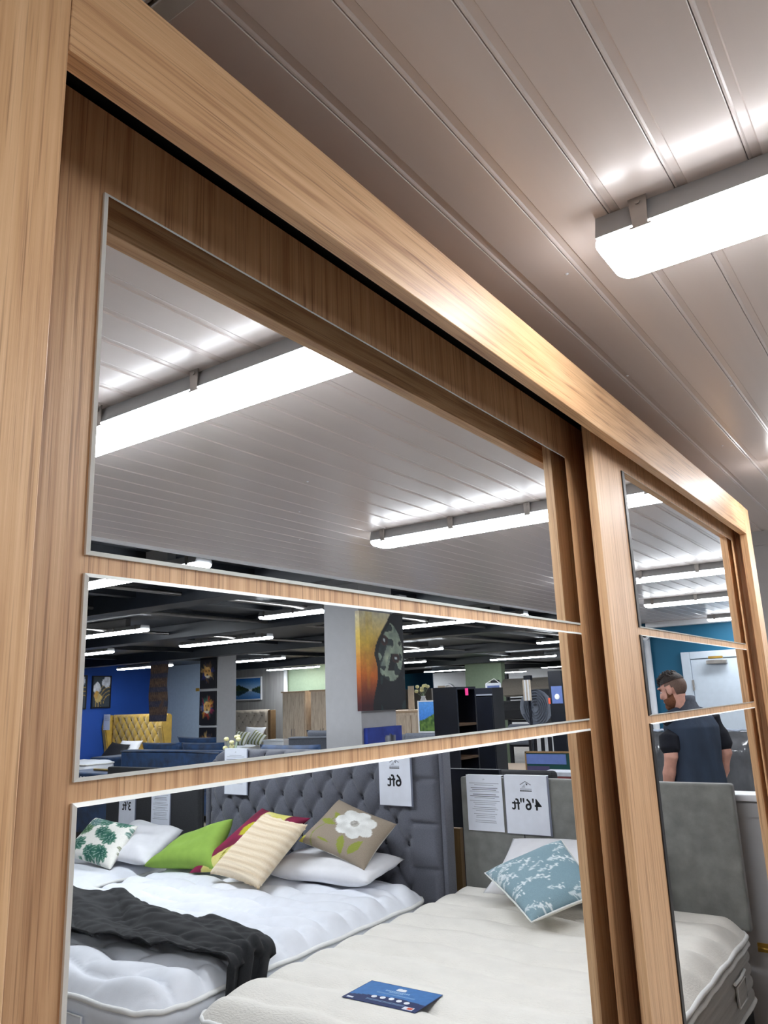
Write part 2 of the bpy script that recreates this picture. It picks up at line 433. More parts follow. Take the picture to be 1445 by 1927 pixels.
def vnoise(x, y, k=0):
    i, j = math.floor(x), math.floor(y); u, v = x - i, y - j
    u, v = u * u * (3 - 2 * u), v * v * (3 - 2 * v)
    a = hsh(i, j, k) + (hsh(i + 1, j, k) - hsh(i, j, k)) * u
    b = hsh(i, j + 1, k) + (hsh(i + 1, j + 1, k) - hsh(i, j + 1, k)) * u
    return a + (b - a) * v

def heightgrid(nx, ny, fn):
    """open surface fn(i/nx, j/ny) -> point"""
    bm = B(); R = [[bm.verts.new(fn(i / nx, j / ny)) for i in range(nx + 1)] for j in range(ny + 1)]
    for j in range(ny):
        for i in range(nx):
            f = bm.faces.new((R[j][i], R[j][i + 1], R[j + 1][i + 1], R[j + 1][i])); f.smooth = True
    return bm

def loft(bm, rings, cap=True, mi=0):
    """rings: lists of equal length"""
    R = [[bm.verts.new(p) for p in r] for r in rings]; n = len(R[0])
    for a, b in zip(R, R[1:]):
        for k in range(n):
            f = bm.faces.new((a[k], a[(k + 1) % n], b[(k + 1) % n], b[k])); f.smooth = True; f.material_index = mi
    if cap:
        f = bm.faces.new(R[0][::-1]); f.material_index = mi
        f = bm.faces.new(R[-1]); f.material_index = mi
    return bm

# ------------------------------------------------------------------ the setting
ZC, ZD = 2.33, 2.50            # plank ceiling, black ceiling further in
XE, YE = 27.6, -17.6
struct('floor', box(-3.2, XE + .2, YE - .2, 1.4, -0.12, 0.0), M_FLOOR)
struct('wall_back', box(-3.2, 4.03, 0.78, 0.92, 0, 2.6), M_WALLW)
struct('wall_left', box(-3.2, -3.05, YE, 0.92, 0, 2.6), M_WALLW)
wr = struct('wall_right', box(4.03, 4.17, 0.055, 1.2, 0, 2.6), M_WALLG)
part('coving_band', box(4.012, 4.03, 0.055, 0.78, 2.262, ZC), M_WALLG, wr)
struct('wall_recess', box(4.17, 9.05, 1.06, 1.2, 0, 2.6), M_WALLW)
wt = struct('wall_teal', box(8.9, 9.04, -2.24, 1.06, 0, 2.6), M_TEAL)
struct('wall_side', box(9.04, XE, -2.24, -2.10, 0, 2.7), M_WALLW)
part('cable_trunking', box(8.8, 8.9, -2.08, 1.06, 2.272, ZC, 0.006), M_WHITE, wt)
pp = part('corner_pipe', tube(B(), [(8.86, -2.10, 0), (8.86, -2.10, 2.16)], 0.034, 14), M_WHITE, wt)
part('pipe_cap', cyl(B(), (8.81, -2.10, 2.19), 0.05, 0.05, 18, 'X'), M_WHITE, pp)
part('pipe_hole', cyl(B(), (8.805, -2.10, 2.19), 0.022, 0.02, 14, 'X'), M_DARKGAP, pp)
struct('wall_rear', box(-3.2, XE, YE - .14, YE, 0, 2.7), M_WALLW)
struct('wall_far', box(XE, XE + .14, YE, -2.1, 0, 2.7), M_WALLW)
struct('wall_blue', box(4.5, 11.7, -13.72, -13.6, 0, ZD), M_BLUE)
struct('wall_partition', box(11.7, 11.85, -13.72, -11.55, 0, ZD), M_GREYBLUE)
ww = struct('wall_panelled', box(14.35, 14.5, YE, -12.33, 0, ZD), M_WOODPAPER)
part('corner_pipe', tube(B(), [(14.3, -12.33, 0), (14.3, -12.33, ZD)], 0.05, 12), M_WALLW, ww)
struct('wall_sage', box(14.38, 14.5, -12.33, -9.75, 0, ZD), M_GREEN)
struct('wall_sage_block', box(17.0, 17.2, -8.9, -7.92, 0, ZD), M_GREEN)
struct('wall_light', box(24.4, 24.55, -14.4, -12.75, 0, ZD), M_WALLW)
struct('wall_cladding', box(19.9, 20.05, -14.5, -11.7, 0, 1.86), mat('taupe_cladding', (150, 142, 136), 0.7, var=0.1, scale=3, stretch=(5, 5, .4)))

# half-height partition with a white cap, just behind the beds
hp = struct('wall_half', box(4.36, 4.46, -1.75, 0.055, 0, 1.055), M_WALLG)
part('cap', box(4.335, 4.485, -1.76, 0.055, 1.06, 1.092, 0.004), M_WHITE, hp)
part('top_board', box(4.352, 4.36, -1.75, 0.055, 0.985, 1.05), M_WALLG, hp)

# plank ceiling: every plank is a piece of its own, raised lips beside a shallow channel
ceil = struct('ceiling', box(-3.2, 9.05, -2.17, 1.2, ZC + 0.012, ZC + 0.06), M_TRIM)
def plank_bm(x0, x1):
    bm = B(); p = 0.1
    prof = [(0.0, 0.010), (0.0, 0.0008), (0.0010, 0.0), (0.0805, 0.0), (0.0825, 0.0026), (0.0935, 0.0030), (0.0960, 0.0012), (0.0985, 0.0008), (0.0995, 0.0030), (0.0995, 0.010)]
    prism(bm, prof, x0, x1, 'X')
    return bm
pl_a = to_mesh('plank', plank_bm(0.4405, 8.9), M_PVC)
pl_b = to_mesh('plank', plank_bm(-3.05, 0.412), M_PVC)
for k in range(33):
    y = -2.163 + 0.1 * k
    for me in (pl_a, pl_b):
        o = bpy.data.objects.new('plank', me); COL.objects.link(o); o.parent = ceil; o.location = (0, y, ZC)
tj = struct('trim_1', bx(box(0.4165, 0.440, -2.16, 0.78, ZC - 0.004, ZC + 0.004, 0.0012), 0.4085, 0.412, -2.16, .78, ZC - .003, ZC + .004), M_TRIM)
struct('trim_2', box(-3.05, 9.0, -2.185, -2.160, ZC - 0.014, ZC + 0.06, 0.003), M_WHITE)
scr = to_mesh('screw_head', ball(B(), (0, 0, 0), 0.0035, 1, 1, 0.45, 8, 5), M_WHITE, True)
for x, y in ((1.20, -0.045), (1.95, -0.16), (1.72, 0.02), (2.45, -0.03), (2.72, -0.13), (1.25, -0.74), (1.9, -0.95), (2.2, -1.25), (2.6, -1.6), (3.4, -0.45), (1.05, -1.75), (3.0, -0.85)):
    o = bpy.data.objects.new('screw', scr); COL.objects.link(o); o.parent = ceil; o.location = (x, y, ZC - 0.001)

# black ceiling of the big showroom, with painted beams
bc = struct('ceiling_black', box(-3.2, XE + .2, YE - .2, -2.186, ZD, ZD + 0.12), M_BLACKCEIL)
for x in (3.75, 5.75, 8.4, 12.4, 16.6, 22.0): part('beam', box(x, x + 0.22, YE, -2.19, ZD - 0.15, ZD, 0.004), M_BLACKCEIL, bc)
for y in (-3.1, -4.35, -5.2, -7.2, -9.0, -10.9, -14.0): part('batten', box(-3, XE, y, y + 0.09, ZD - 0.06, ZD), M_BLACKCEIL, bc)
for y in (-3.75, -4.8, -6.3): part('conduit', tube(B(), [(0.5, y, ZD - 0.09), (14, y, ZD - 0.09)], 0.016, 8), M_STEEL, bc)

# square pillar right behind the double bed's headboard
struct('column_1', box(4.22, 4.62, -2.80, -2.50, 0, ZD), M_WALLG)
c2 = struct('column_2', box(9.0, 9.4, -9.40, -8.98, 0, ZD), M_WALLG)

# ------------------------------------------------------------------ fluorescent battens
def make_batten(L, name='ceiling_batten', lens=(M_LENS, M_LENS2)):
    t = thing(name, 'x', 'ceiling light')
    h = L / 2
    prof = lambda w0, w1, z0, z1: [(-w0 / 2, z0), (w0 / 2, z0), (w1 / 2, z1), (-w1 / 2, z1)]
    bm = B(); prism(bm, prof(0.100, 0.124, 0.0, -0.040), -h + 0.006, h - 0.006, 'Y'); part('housing', bm, M_LBODY, t)
    # diffuser: a tray with rounded corners and sloping sides
    def ring(w, l, r, z, n=6):
        pts = []
        for cx, cy, a0 in ((w / 2 - r, l - r, 0), (-w / 2 + r, l - r, PI / 2), (-w / 2 + r, -l + r, PI), (w / 2 - r, -l + r, 1.5 * PI)):
            for k in range(n): a = a0 + PI / 2 * k / (n - 1); pts.append((cx + r * math.cos(a), cy + r * math.sin(a), z))
        return pts
    bm = B(); loft(bm, [ring(0.124, h, 0.022, -0.0405), ring(0.124, h, 0.022, -0.046), ring(0.118, h - .004, 0.022, -0.055), ring(0.108, h - .010, 0.02, -0.061), ring(0.09, h - .02, 0.018, -0.062)])
    bmesh.ops.recalc_face_normals(bm, faces=bm.faces[:])
    for f in bm.faces: f.material_index = 0 if f.normal.z < -0.25 else 1
    part('diffuser', bm, list(lens), t)
    k = max(3, int(L / 0.27)); clip = B()
    prism(clip, [(-0.014, 0.004), (0.014, 0.004), (0.011, -0.046), (-0.011, -0.046)], -0.001, 0.001, 'X')
    bx(clip, -0.0012, 0.004, -0.016, 0.016, -0.049, -0.046)
    cyl(clip, (-0.003, 0, -0.008), 0.004, 0.003, 10, 'X')
    cme = to_mesh('clip', clip, M_STEEL)
    for i in range(k):
        y = -h + 0.075 + (L - 0.15) * i / (k - 1)
        for s in (-1, 1):
            o = bpy.data.objects.new('clip', cme); COL.objects.link(o); o.parent = t
            o.location = (s * 0.0640, y, 0); o.rotation_euler = (0, 0, 0 if s < 0 else PI)
    return t
b4 = make_batten(1.17)
g4 = 'battens under the plank ceiling'
g5 = 'battens under the black ceiling'
b4.location = (1.125, -0.722, ZC); b4['label'] = 'long white batten light nearest the wardrobe top, on the plank ceiling'; b4['group'] = g4
for x, y, l in ((-0.52, -0.722, 'unseen batten light added beyond the left end of the wardrobe, on the plank ceiling'),  # added lamp, out of view, to brighten the wardrobe's left stile and rail
                (2.755, -0.70, 'second plank-ceiling batten light counted from the wardrobe'),
                (4.90, -0.72, 'third plank-ceiling batten light, above the partition behind the grey headboard'),
                (6.52, -0.79, 'fourth plank-ceiling batten light, over the standing person'),
                (8.55, -0.77, 'last plank-ceiling batten light, in front of the teal wall')):
    dup(b4, (x, y, ZC), None, l, g4)
b5 = make_batten(1.55, lens=(M_LENSB, M_LENSB2))
spots = [(2.89, -3.32), (5.00, -6.51), (6.59, -9.25), (9.79, -11.87), (6.82, -6.54 + .9), (5.18, -3.54), (10.27, -9.48), (13.75, -11.61), (7.16, -3.4), (10.97, -6.68),
         (14.63, -9.32), (23.18, -14.77), (26.27, -15.04), (20.87, -11.73), (15.93, -6.84), (11.46, -3.68), (26.02, -12.29), (22.97, -8.75)]
spots[4] = (6.82, -6.54)
lab5 = ['above the black throw', 'over the blue sofa, at the left mirror edge', 'over the dark armchair at the mirror edge', 'beside the hanging rug, in front of the blue wall',
        'in front of the lion pillar, beside the rug', 'just left of the grey pillar', 'in front of the lake picture', 'above the light oak cupboards', 'nearest right of the pillar', 'second one right of the pillar painting',
        'third one right of the pillar painting', 'above the cladding, right of the pillar painting, lowest', 'farthest one over the light wall', 'just over the farthest one by the sage block',
        'over the carpet rolls, long one', 'short-looking one by the oak edge', 'behind the sage block, farthest right', 'behind the carpet roll stand, far right']
for i, (x, y) in enumerate(spots):
    l = 'batten light on the black ceiling, ' + lab5[i]
    if i == 0: b5.location = (x, y, ZD - 0.08); b5['label'] = l; b5['group'] = g5; r = b5
    else: r = dup(b5, (x, y, ZD - 0.08), None, l, g5)
    o = bpy.data.objects.new('mounting_box', bpy.data.meshes.get('mounting_box') or to_mesh('mounting_box', box(-0.03, 0.03, -0.5, 0.5, -0.002, 0.08), M_LBODY))
    COL.objects.link(o); o.parent = r

# ------------------------------------------------------------------ sliding wardrobe
W = thing('sliding_wardrobe', 'oak-effect sliding wardrobe with strips of mirror on both doors', 'wardrobe', (1.54, 0, 0))
ox = 1.54
def wb(x0, x1, y0, y1, z0, z1, bev=0.0008): return box(x0 - ox, x1 - ox, y0, y1, z0, z1, bev, 1)
part('stile', wb(0.150, 0.277, 0.0, 0.022, 0, 2.214), M_OAKZ, W)
part('stile', wb(2.8145, 2.905, 0.0, 0.022, 0, 2.2125), M_OAKZ, W)
part('top_rail', wb(0.2775, 2.814, 0.0, 0.021, 2.114, 2.214), M_OAKX, W)
part('side_panel', wb(0.150, 0.190, 0.0225, 0.66, 0, 2.204), M_OAKZ, W)
part('side_panel', wb(2.875, 2.905, 0.0225, 0.66, 0, 2.204), M_OAKZ, W)
part('top_panel', wb(0.190, 2.875, 0.0225, 0.66, 2.2045, 2.2135), M_OAKX, W)
part('back_panel', wb(0.190, 2.875, 0.645, 0.66, 0.06, 2.204), M_DARKGAP, W)
part('plinth', wb(0.2775, 2.814, 0.0, 0.62, 0, 0.06), M_OAKX, W)
part('middle_panel', wb(1.53, 1.55, 0.15, 0.64, 0.06, 2.204), M_DARKGAP, W)
part('track', wb(0.190, 2.875, 0.034, 0.64, 2.1985, 2.204, 0), M_DARKGAP, W)
def panel_mesh(x0, x1, yf, z0, z1, th=0.004, b=0.0034, li=1, bl=None, bd=0.0013):
    """mirror with a narrow ground edge: face material 0, arris and edges material 1"""
    bm = B(); x0 -= ox; x1 -= ox
    bl = bl or b
    def q(dx, y, dl=0.0): return [bm.verts.new(p) for p in ((x0 + dl, y, z0 + dx), (x1 - dx, y, z0 + dx), (x1 - dx, y, z1 - dx), (x0 + dl, y, z1 - dx))]
    f0 = q(b, yf, bl); f1 = q(0, yf + bd); f2 = q(0, yf + th)
    bm.faces.new(f0).material_index = 0
    for A, C in ((f0, f1), (f1, f2)):
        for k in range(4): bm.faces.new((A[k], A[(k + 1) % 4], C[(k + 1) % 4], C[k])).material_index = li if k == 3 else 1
    bm.faces.new(f2[::-1]).material_index = 1
    bmesh.ops.recalc_face_normals(bm, faces=bm.faces[:])
    return bm
ZR = [(1.747, 2.0946), (1.5649, 1.7314), (0.72, 1.5493), (0.5535, 0.7044), (0.14, 0.5379)]
for nm, x0, x1, ys, ye, ml, mr in (('door', 0.196, 1.625, 0.1054, 0.124, 0.3835, 1.4912), ('door', 1.5028, 2.868, 0.047, 0.0652, 1.6756, 2.7716)):
    d = part('sliding_door', wb(x0, x1, ys, ye, 0.065, 2.185, 0.0006), M_DOOR, W)
    for z0, z1 in ZR:
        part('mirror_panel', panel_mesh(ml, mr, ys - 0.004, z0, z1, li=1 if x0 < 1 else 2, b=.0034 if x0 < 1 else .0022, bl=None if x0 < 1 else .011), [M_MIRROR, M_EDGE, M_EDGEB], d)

# ------------------------------------------------------------------ beds
def round_map(x, y, hx, hy, r):
    ax, ay = abs(x), abs(y); dx, dy = ax - (hx - r), ay - (hy - r)
    if dx > 0 and dy > 0:
        k = max(dx, dy) / math.hypot(dx, dy); dx *= k; dy *= k
        return math.copysign(hx - r + dx, x), math.copysign(hy - r + dy, y)
    return x, y

def outline(hx, hy, r, n=12):
    pts = []
    for cx, cy, a0 in ((hx - r, hy - r, 0), (-hx + r, hy - r, PI / 2), (-hx + r, -hy + r, PI), (hx - r, -hy + r, 1.5 * PI)):
        for k in range(n + 1): a = a0 + PI / 2 * k / n; pts.append((cx + r * math.cos(a), cy + r * math.sin(a)))
    out = []
    for i, p in enumerate(pts):           # fill the straight runs
        q = pts[(i + 1) % len(pts)]; d = math.hypot(q[0] - p[0], q[1] - p[1]); m = max(1, int(d / 0.06))
        for k in range(m): out.append((p[0] + (q[0] - p[0]) * k / m, p[1] + (q[1] - p[1]) * k / m))
    return out

def mattress(label, x0, x1, y0, y1, z0, z1, quilt, m_top, m_side, r=0.10, dome=0.035, nx=150, ny=120, handles=(), side_lines=2, double_pipe=False):
    cx, cy = (x0 + x1) / 2, (y0 + y1) / 2; hx, hy = (x1 - x0) / 2, (y1 - y0) / 2; H = z1 - z0
    t = thing('mattress', label, 'mattress', (cx, cy, z0))
    zt = H - dome                          # height of the upper piping
    def top(u, v):
        x, y = (2 * u - 1) * hx, (2 * v - 1) * hy
        x, y = round_map(x, y, hx, hy, r)
        e = min(1.0, min(hx - abs((2 * u - 1) * hx), hy - abs((2 * v - 1) * hy)) / 0.11)
        e = max(0.0, e); s = math.sin(e * PI / 2)
        return (x, y, zt + 0.006 + dome * s + quilt(x + cx, y + cy) * s)
    part('top_panel', heightgrid(nx, ny, top), m_top, t)
    ol = outline(hx - 0.004, hy - 0.004, r)
    rings = []
    nz = 4 * side_lines
    for k in range(nz + 1):
        f = k / nz; bulge = 0.010 * abs(math.sin(f * PI * side_lines)) ** 0.7 - 0.004
        rings.append([(x * (1 + bulge / hx), y * (1 + bulge / hy), 0.01 + (zt - 0.01) * f) for x, y in ol])
    part('side_panel', loft(B(), rings), m_side, t)
    for z in (zt, 0.012):
        pts = [(x * (1 + .004 / hx), y * (1 + .004 / hy), z + 0.003 * math.sin(i * 1.3)) for i, (x, y) in enumerate(ol)]
        part('piping', tube(B(), pts, 0.0105, 7, True), M_PIPE, t)
    if double_pipe:
        pts = [(x * (1 + .005 / hx), y * (1 + .005 / hy), zt - 0.03 + 0.003 * math.sin(i * 1.7)) for i, (x, y) in enumerate(ol)]
        part('piping', tube(B(), pts, 0.010, 7, True), M_PIPE, t)
    for hxp, side, zz in handles:          # stitched handle strap on a side, with a padded patch
        h = B(); s = side
        if abs(s) == 1:
            y = s * (hy + 0.008)
            a = part('handle_patch', bx(B(), hxp - 0.075, hxp + 0.075, y - .004, y + .004, zz - .05, zz + .03, .003), m_side, t)
            tube(h, [(hxp - 0.09, y, zz + .045), (hxp, y + s * .006, zz + .048), (hxp + 0.10, y, zz + .05)], 0.007, 6)
            tube(h, [(hxp - .075, y + s * .005, zz + .03), (hxp - .075, y + s * .005, zz - .05), (hxp + .075, y + s * .005, zz - .05), (hxp + .075, y + s * .005, zz + .03)], 0.003, 5, True)
        else:
            x = -(hx + 0.008)
            a = part('handle_patch', bx(B(), x - .004, x + .004, hxp - .075, hxp + .075, zz - .05, zz + .03, .003), m_side, t)
            tube(h, [(x - .005, hxp - .075, zz + .03), (x - .005, hxp - .075, zz - .05), (x - .005, hxp + .075, zz - .05), (x - .005, hxp + .075, zz + .03)], 0.003, 5, True)
        part('handle_strap', h, M_PIPE, a)
    return t

def divan(label, x0, x1, y0, y1, z1):
    cx, cy = (x0 + x1) / 2, (y0 + y1) / 2
    t = thing('divan_base', label, 'bed base', (cx, cy, 0)); hx, hy = (x1 - x0) / 2 - .015, (y1 - y0) / 2 - .015
    part('drawer_block', box(-hx, -0.003, -hy, hy, 0.04, z1, 0.012), M_BASE, t)
    part('drawer_block', box(0.003, hx, -hy, hy, 0.04, z1, 0.012), M_BASE, t)
    for sx in (-1, 1):
        for sy in (-1, 1): part('castor', cyl(B(), (sx * (hx - .1), sy * (hy - .1), 0), 0.025, 0.045, 12), M_DARKGAP, t)
    return t

def q_cloud(x, y):
    a = x / 0.155 + 0.22 * math.sin(2 * PI * y / 0.62); r = math.floor(a)
    b = y / 0.30 + 0.5 * (r % 2) + 0.12 * math.sin(2 * PI * a)
    return 0.048 * (abs(math.sin(PI * a)) ** 0.55) * (0.45 + 0.55 * abs(math.sin(PI * b)) ** 0.5) - 0.006
def q_wave(x, y):
    a = x / 0.21 + 0.10 * math.sin(2 * PI * y / 0.9 + 1.0) + 0.05 * math.sin(2 * PI * y / 0.31)
    return 0.032 * abs(math.sin(PI * a)) ** 0.7 + 0.004 * (vnoise(x * 9, y * 5) - .5)
def q_soft(x, y): return 0.006 * abs(math.sin(x * 14)) * abs(math.sin(y * 12))

# 4'6" bed: nearest the wardrobe
divan("black divan base of the nearest bed, under the cream mattress", 2.20, 4.17, -1.775, -0.385, 0.235)
mattress('cream ripple-quilted double mattress nearest the wardrobe, with a blue label card on it', 2.18, 4.172, -1.785, -0.375, 0.238, 0.552, q_wave, M_MATT_B, M_MATT_S, r=0.09, dome=0.045, handles=((0.66, 1, 0.13), (-0.6, 1, .13)), side_lines=5, double_pipe=True)
# 6ft bed
divan("black divan base of the widest bed, under the black throw", 2.08, 4.0, -3.69, -1.875, 0.27)
mattress('white cloud-quilted six-foot mattress with the black throw across its foot', 2.06, 3.992, -3.70, -1.865, 0.272, 0.572, q_cloud, M_MATT_A, M_MATT_A, r=0.16, dome=0.045, nx=190, ny=170, handles=((0.45, 2, 0.17),), side_lines=3)
# 3ft bed
divan("black divan base of the single bed beyond the widest bed", 2.10, 3.98, -4.86, -3.86, 0.27)
mattress('plain white single mattress under the leaf-print cushion', 2.08, 3.985, -4.87, -3.85, 0.272, 0.585, q_soft, M_MATT_A, M_MATT_A, r=0.12, nx=60, ny=40)

# ---- headboards (front towards the foot = -X): built in local axes, front -Y, turned by -90 degrees
def tufted(w, z0, z1, th, py, pz, amp, flat=(0, 0), nx=120, nz=80, topfn=None, offx=0.0, offz=0.0):
    """deep-buttoned slab, local x = width, front -y; returns mesh bm and button points"""
    bm = B()
    def top(x): return z1 if topfn is None else topfn(x)
    def hgt(x, z):
        if x < -w / 2 + flat[0] or x > w / 2 - flat[1]:
            q = (z - offz) / (2 * pz); d = abs(q - round(q)) * 2 * pz
            return amp * (0.8 - 0.5 * math.exp(-(d / 0.012) ** 2))
        p = (x - offx) / py; q = (z - offz) / (2 * pz); a, b = p + q, p - q
        s = abs(math.sin(PI * a) * math.sin(PI * b)) ** 0.33
        da, db = a - round(a), b - round(b); d2 = da * da + db * db
        return amp * (0.15 + 0.85 * s) - amp * 0.7 * math.exp(-d2 / 0.012)
    F = []
    for j in range(nz + 1):
        row = []
        for i in range(nx + 1):
            x = -w / 2 + w * i / nx; zt = top(x); z = z0 + (zt - z0) * j / nz
            e = min(1, min(i, nx - i) / 3.0, (nz - j) / 3.0 + 0.0); e = max(0, e)
            row.append(bm.verts.new((x, -th - hgt(x, z) * math.sin(e * PI / 2) + 0.02 * (1 - math.sin(e * PI / 2)), z)))
        F.append(row)
    for j in range(nz):
        for i in range(nx):
            f = bm.faces.new((F[j][i], F[j][i + 1], F[j + 1][i + 1], F[j + 1][i])); f.smooth = True
    rim = F[0][:] + [F[j][nx] for j in range(1, nz + 1)] + [F[nz][i] for i in range(nx - 1, -1, -1)] + [F[j][0] for j in range(nz - 1, 0, -1)]
    bk = [bm.verts.new((v.co.x, 0.0, v.co.z)) for v in rim]; m = len(rim)
    for k in range(m): bm.faces.new((rim[(k + 1) % m], rim[k], bk[k], bk[(k + 1) % m]))
    bm.faces.new(bk)
    pts = []
    for i in range(-40, 41):
        for j in range(-40, 41):
            p, q = (i + j) / 2.0, (i - j) / 2.0; x, z = p * py + offx, q * 2 * pz + offz
            if -w / 2 + flat[0] - .01 < x < w / 2 - flat[1] + .01 and z0 + .01 < z < top(x) - .03: pts.append((x, z))
    return bm, pts

RZ = -PI / 2      # things that face the beds' feet (world -X)
hb = thing('tufted_headboard', 'tall dark grey headboard with deep buttons and a winged left end', 'headboard', (4.105, -2.775, 0), RZ)
# local x = -(world y) + offset: x=+0.97 is the far (-y) end
def top6(x): return 1.31 - 0.0 * x - 0.10 * max(0.0, (x - 0.80) / 0.155) ** 2.2
bm, pts = tufted(1.91, 0.28, 1.31, 0.045, 0.165, 0.122, 0.046, flat=(0.20, 0.05), nx=150, nz=90, topfn=top6, offx=0.02, offz=0.665)
part('padded_front', bm, M_GREYF, hb)
part('side_border', box(-0.985, -0.957, -0.062, 0.03, 0.28, 1.305, 0.006), M_GREYF, hb)
part('back_board', box(-0.95, 0.95, 0.002, 0.03, 0.28, 1.20, 0.004), M_BASE, hb)
part('wing', bx(B(), 0.957, 0.99, -0.075, 0.03, 0.28, 1.18, 0.014), M_GREYF, hb)
bme = to_mesh('button', ball(B(), (0, 0, 0), 0.013, 1, 0.6, 1, 8, 6), M_BUTTON, True)
for x, z in pts:
    if z < 0.55: continue
    o = bpy.data.objects.new('button', bme); COL.objects.link(o); o.parent = hb; o.location = (x, -0.047, z)
for x in (-0.7, 0.7): part('strut', box(x - .03, x + .03, 0.03, 0.05, 0.0, 0.9), M_SAWN, hb)

# plain grey-green headboard of the nearest bed, two panels with a seam
h2 = thing('plain_headboard', "flat grey-green velvet headboard with two hanging paper signs", 'headboard', (4.25, -1.075, 0), RZ)
part('upper_panel', box(-0.70, 0.6925, -0.055, 0.0, 0.50, 1.155, 0.012, 3), M_GREYV, h2)
part('seam', box(0.297, 0.302, -0.0562, -0.05, 0.70, 1.0), M_CHARF, h2)
part('back_board', box(-0.69, 0.68, 0.001, 0.02, 0.50, 1.14, 0.003), M_BASE, h2)
for x in (-0.45, 0.45): part('strut', box(x - .03, x + .03, 0.02, 0.04, 0.05, 0.8), M_SAWN, h2)
h3 = thing('charcoal_headboard', "flat charcoal headboard of the single bed, with two paper signs", 'headboard', (4.06, -4.35, 0), RZ)
part('padded_front', box(-0.53, 0.53, -0.05, 0.0, 0.3, 1.175, 0.012, 3), M_CHARF, h3)
part('back_board', box(-0.52, 0.52, 0.001, 0.02, 0.3, 1.16, 0.003), M_BASE, h3)
for x in (-0.35, 0.35): part('strut', box(x - .03, x + .03, 0.02, 0.04, 0.05, 0.8), M_SAWN, h3)
tb = solo('timber_strut', 'upright sawn timber strut with screws between the two grey headboards', 'timber', box(-0.043, 0.043, -0.02, 0.02, 0, 0.845, 0.002), M_SAWN, (4.33, -1.90, 0), RZ)
for z in (0.80, 0.68): part('screw', cyl(B(), (0, -0.023, z), 0.004, 0.004, 8, 'Y'), M_BLACK, tb)
bp_ = thing('black_panel', 'black board standing behind the gap between the grey headboards', 'board', (4.95, -2.15, 0), RZ)
part('board', box(-0.26, 0.26, -0.02, 0.02, 0, 1.125, 0.003), M_BLACK, bp_)
part('foot', box(-0.20, 0.20, -0.10, 0.10, 0, 0.03), M_BLACK, bp_)

# ---- paper signs
def logo(t, x, z, s, col=M_INKG, words=True):
    bm = B()
    prism(bm, [(x - s, z - .55 * s), (x, z), (x + s, z - .55 * s), (x + s * .93, z - .66 * s), (x, z - .14 * s), (x - s * .93, z - .66 * s)], -0.0012, -0.0006, 'Y')
    o = part('logo_roof', bm, col, t)
    bm = B(); prism(bm, [(x - .25 * s, z - .40 * s), (x - .1 * s, z - .28 * s), (x - .12 * s, z - .55 * s), (x - .3 * s, z - .7 * s), (x - .38 * s, z - .5 * s)], -0.0012, -0.0006, 'Y')
    part('logo_mark', bm, M_INK, t)
    bm = B(); prism(bm, [(x + .75 * s, z - 1.05 * s), (x + .1 * s, z - .45 * s), (x + .05 * s, z - 1.05 * s)], -0.0012, -0.0006, 'Y')
    part('logo_shade', bm, mat('pale_grey_ink', (186, 190, 200), 0.5, var=0.05) if 'pale_grey_ink' not in MATS else MATS['pale_grey_ink'], t)
    if words:
        bm = B()
        for i in range(9): bx(bm, x - s * 1.05 + i * s * .235, x - s * 1.05 + i * s * .235 + s * .16, -0.0012, -0.0006, z - 1.33 * s, z - 1.2 * s)
        part('small_print', bm, col, t, kind='stuff')
        bm = B()
        for i in range(9): bx(bm, x - s * 1.05 + i * s * .235, x - s * 1.05 + i * s * .235 + s * .18, -0.0012, -0.0006, z - 1.64 * s, z - 1.46 * s)
        part('small_print', bm, M_INK, t, kind='stuff')

def sign(label, w, h, loc, size=None, txt=None, lines=False, rz=RZ, sleeve=True, fold=False, group='paper signs on the headboards'):
    """sheet hanging from its upper edge; loc = middle of the top edge"""
    t = thing('paper_sign', label, 'sign', loc, rz, group)
    part('sheet', box(-w / 2, w / 2, -0.0006, 0.0, -h, 0.0), M_PAPER, t)
    if fold: part('fold', box(-w / 2, w / 2, -0.0006, 0.03, -0.0005, 0.002, 0.0005), M_PAPER, t)
    if sleeve: part('sleeve', box(-w / 2 - .012, w / 2 + .004, 0.0003, 0.0014, -h - .003, 0.0), M_SLEEVE, t)
    if txt:
        logo(t, 0.0, -0.028, 0.034)
        me = text_mesh(txt, size, M_INK, bold=0.0014); me.transform(Matrix.Translation((0, -0.001, -0.155)))
        part('lettering', me, None, t)
    if lines:
        logo(t, 0.0, -0.018, 0.008, words=False)
        rr = random.Random(len(label)); bm = B(); bm2 = B(); z = -0.042
        for i in range(lines):
            if i % 3 == 2: z -= 0.006
            hw = w * rr.uniform(0.26, 0.42); bold = i in (2, 3, 5, 6)
            bx(bm2 if bold else bm, -hw, hw, -0.0011, -0.0006, z - (0.0032 if bold else 0.0022), z)
            z -= 0.0098
        part('small_print', bm, M_INKG, t, kind='stuff'); part('small_print', bm2, MATS.get('mid_ink') or mat('mid_ink', (84, 88, 98), .5), t, kind='stuff')
    return t
sign("white paper size sign reading 4'6''ft on the grey-green headboard", 0.258, 0.308, (4.187, -1.345, 1.170), 0.083, "4'6''ft", fold=True)
sign("white paper of printed lines beside the 4'6''ft sign", 0.23, 0.302, (4.187, -1.607, 1.166), lines=19, sleeve=False, fold=True)
sign("white paper size sign reading 6ft on the tufted headboard", 0.226, 0.292, (4.006, -2.105, 1.295), 0.095, '6ft')
sign('white paper of printed lines at the far end of the tufted headboard', 0.215, 0.30, (4.006, -3.44, 1.318), lines=17, fold=True)
sign("white paper size sign reading 3'ft on the charcoal headboard", 0.19, 0.30, (4.003, -4.605, 1.045), 0.085, "3'ft")
sign('white paper of printed lines on the charcoal headboard', 0.205, 0.32, (4.003, -4.215, 1.075), lines=19)

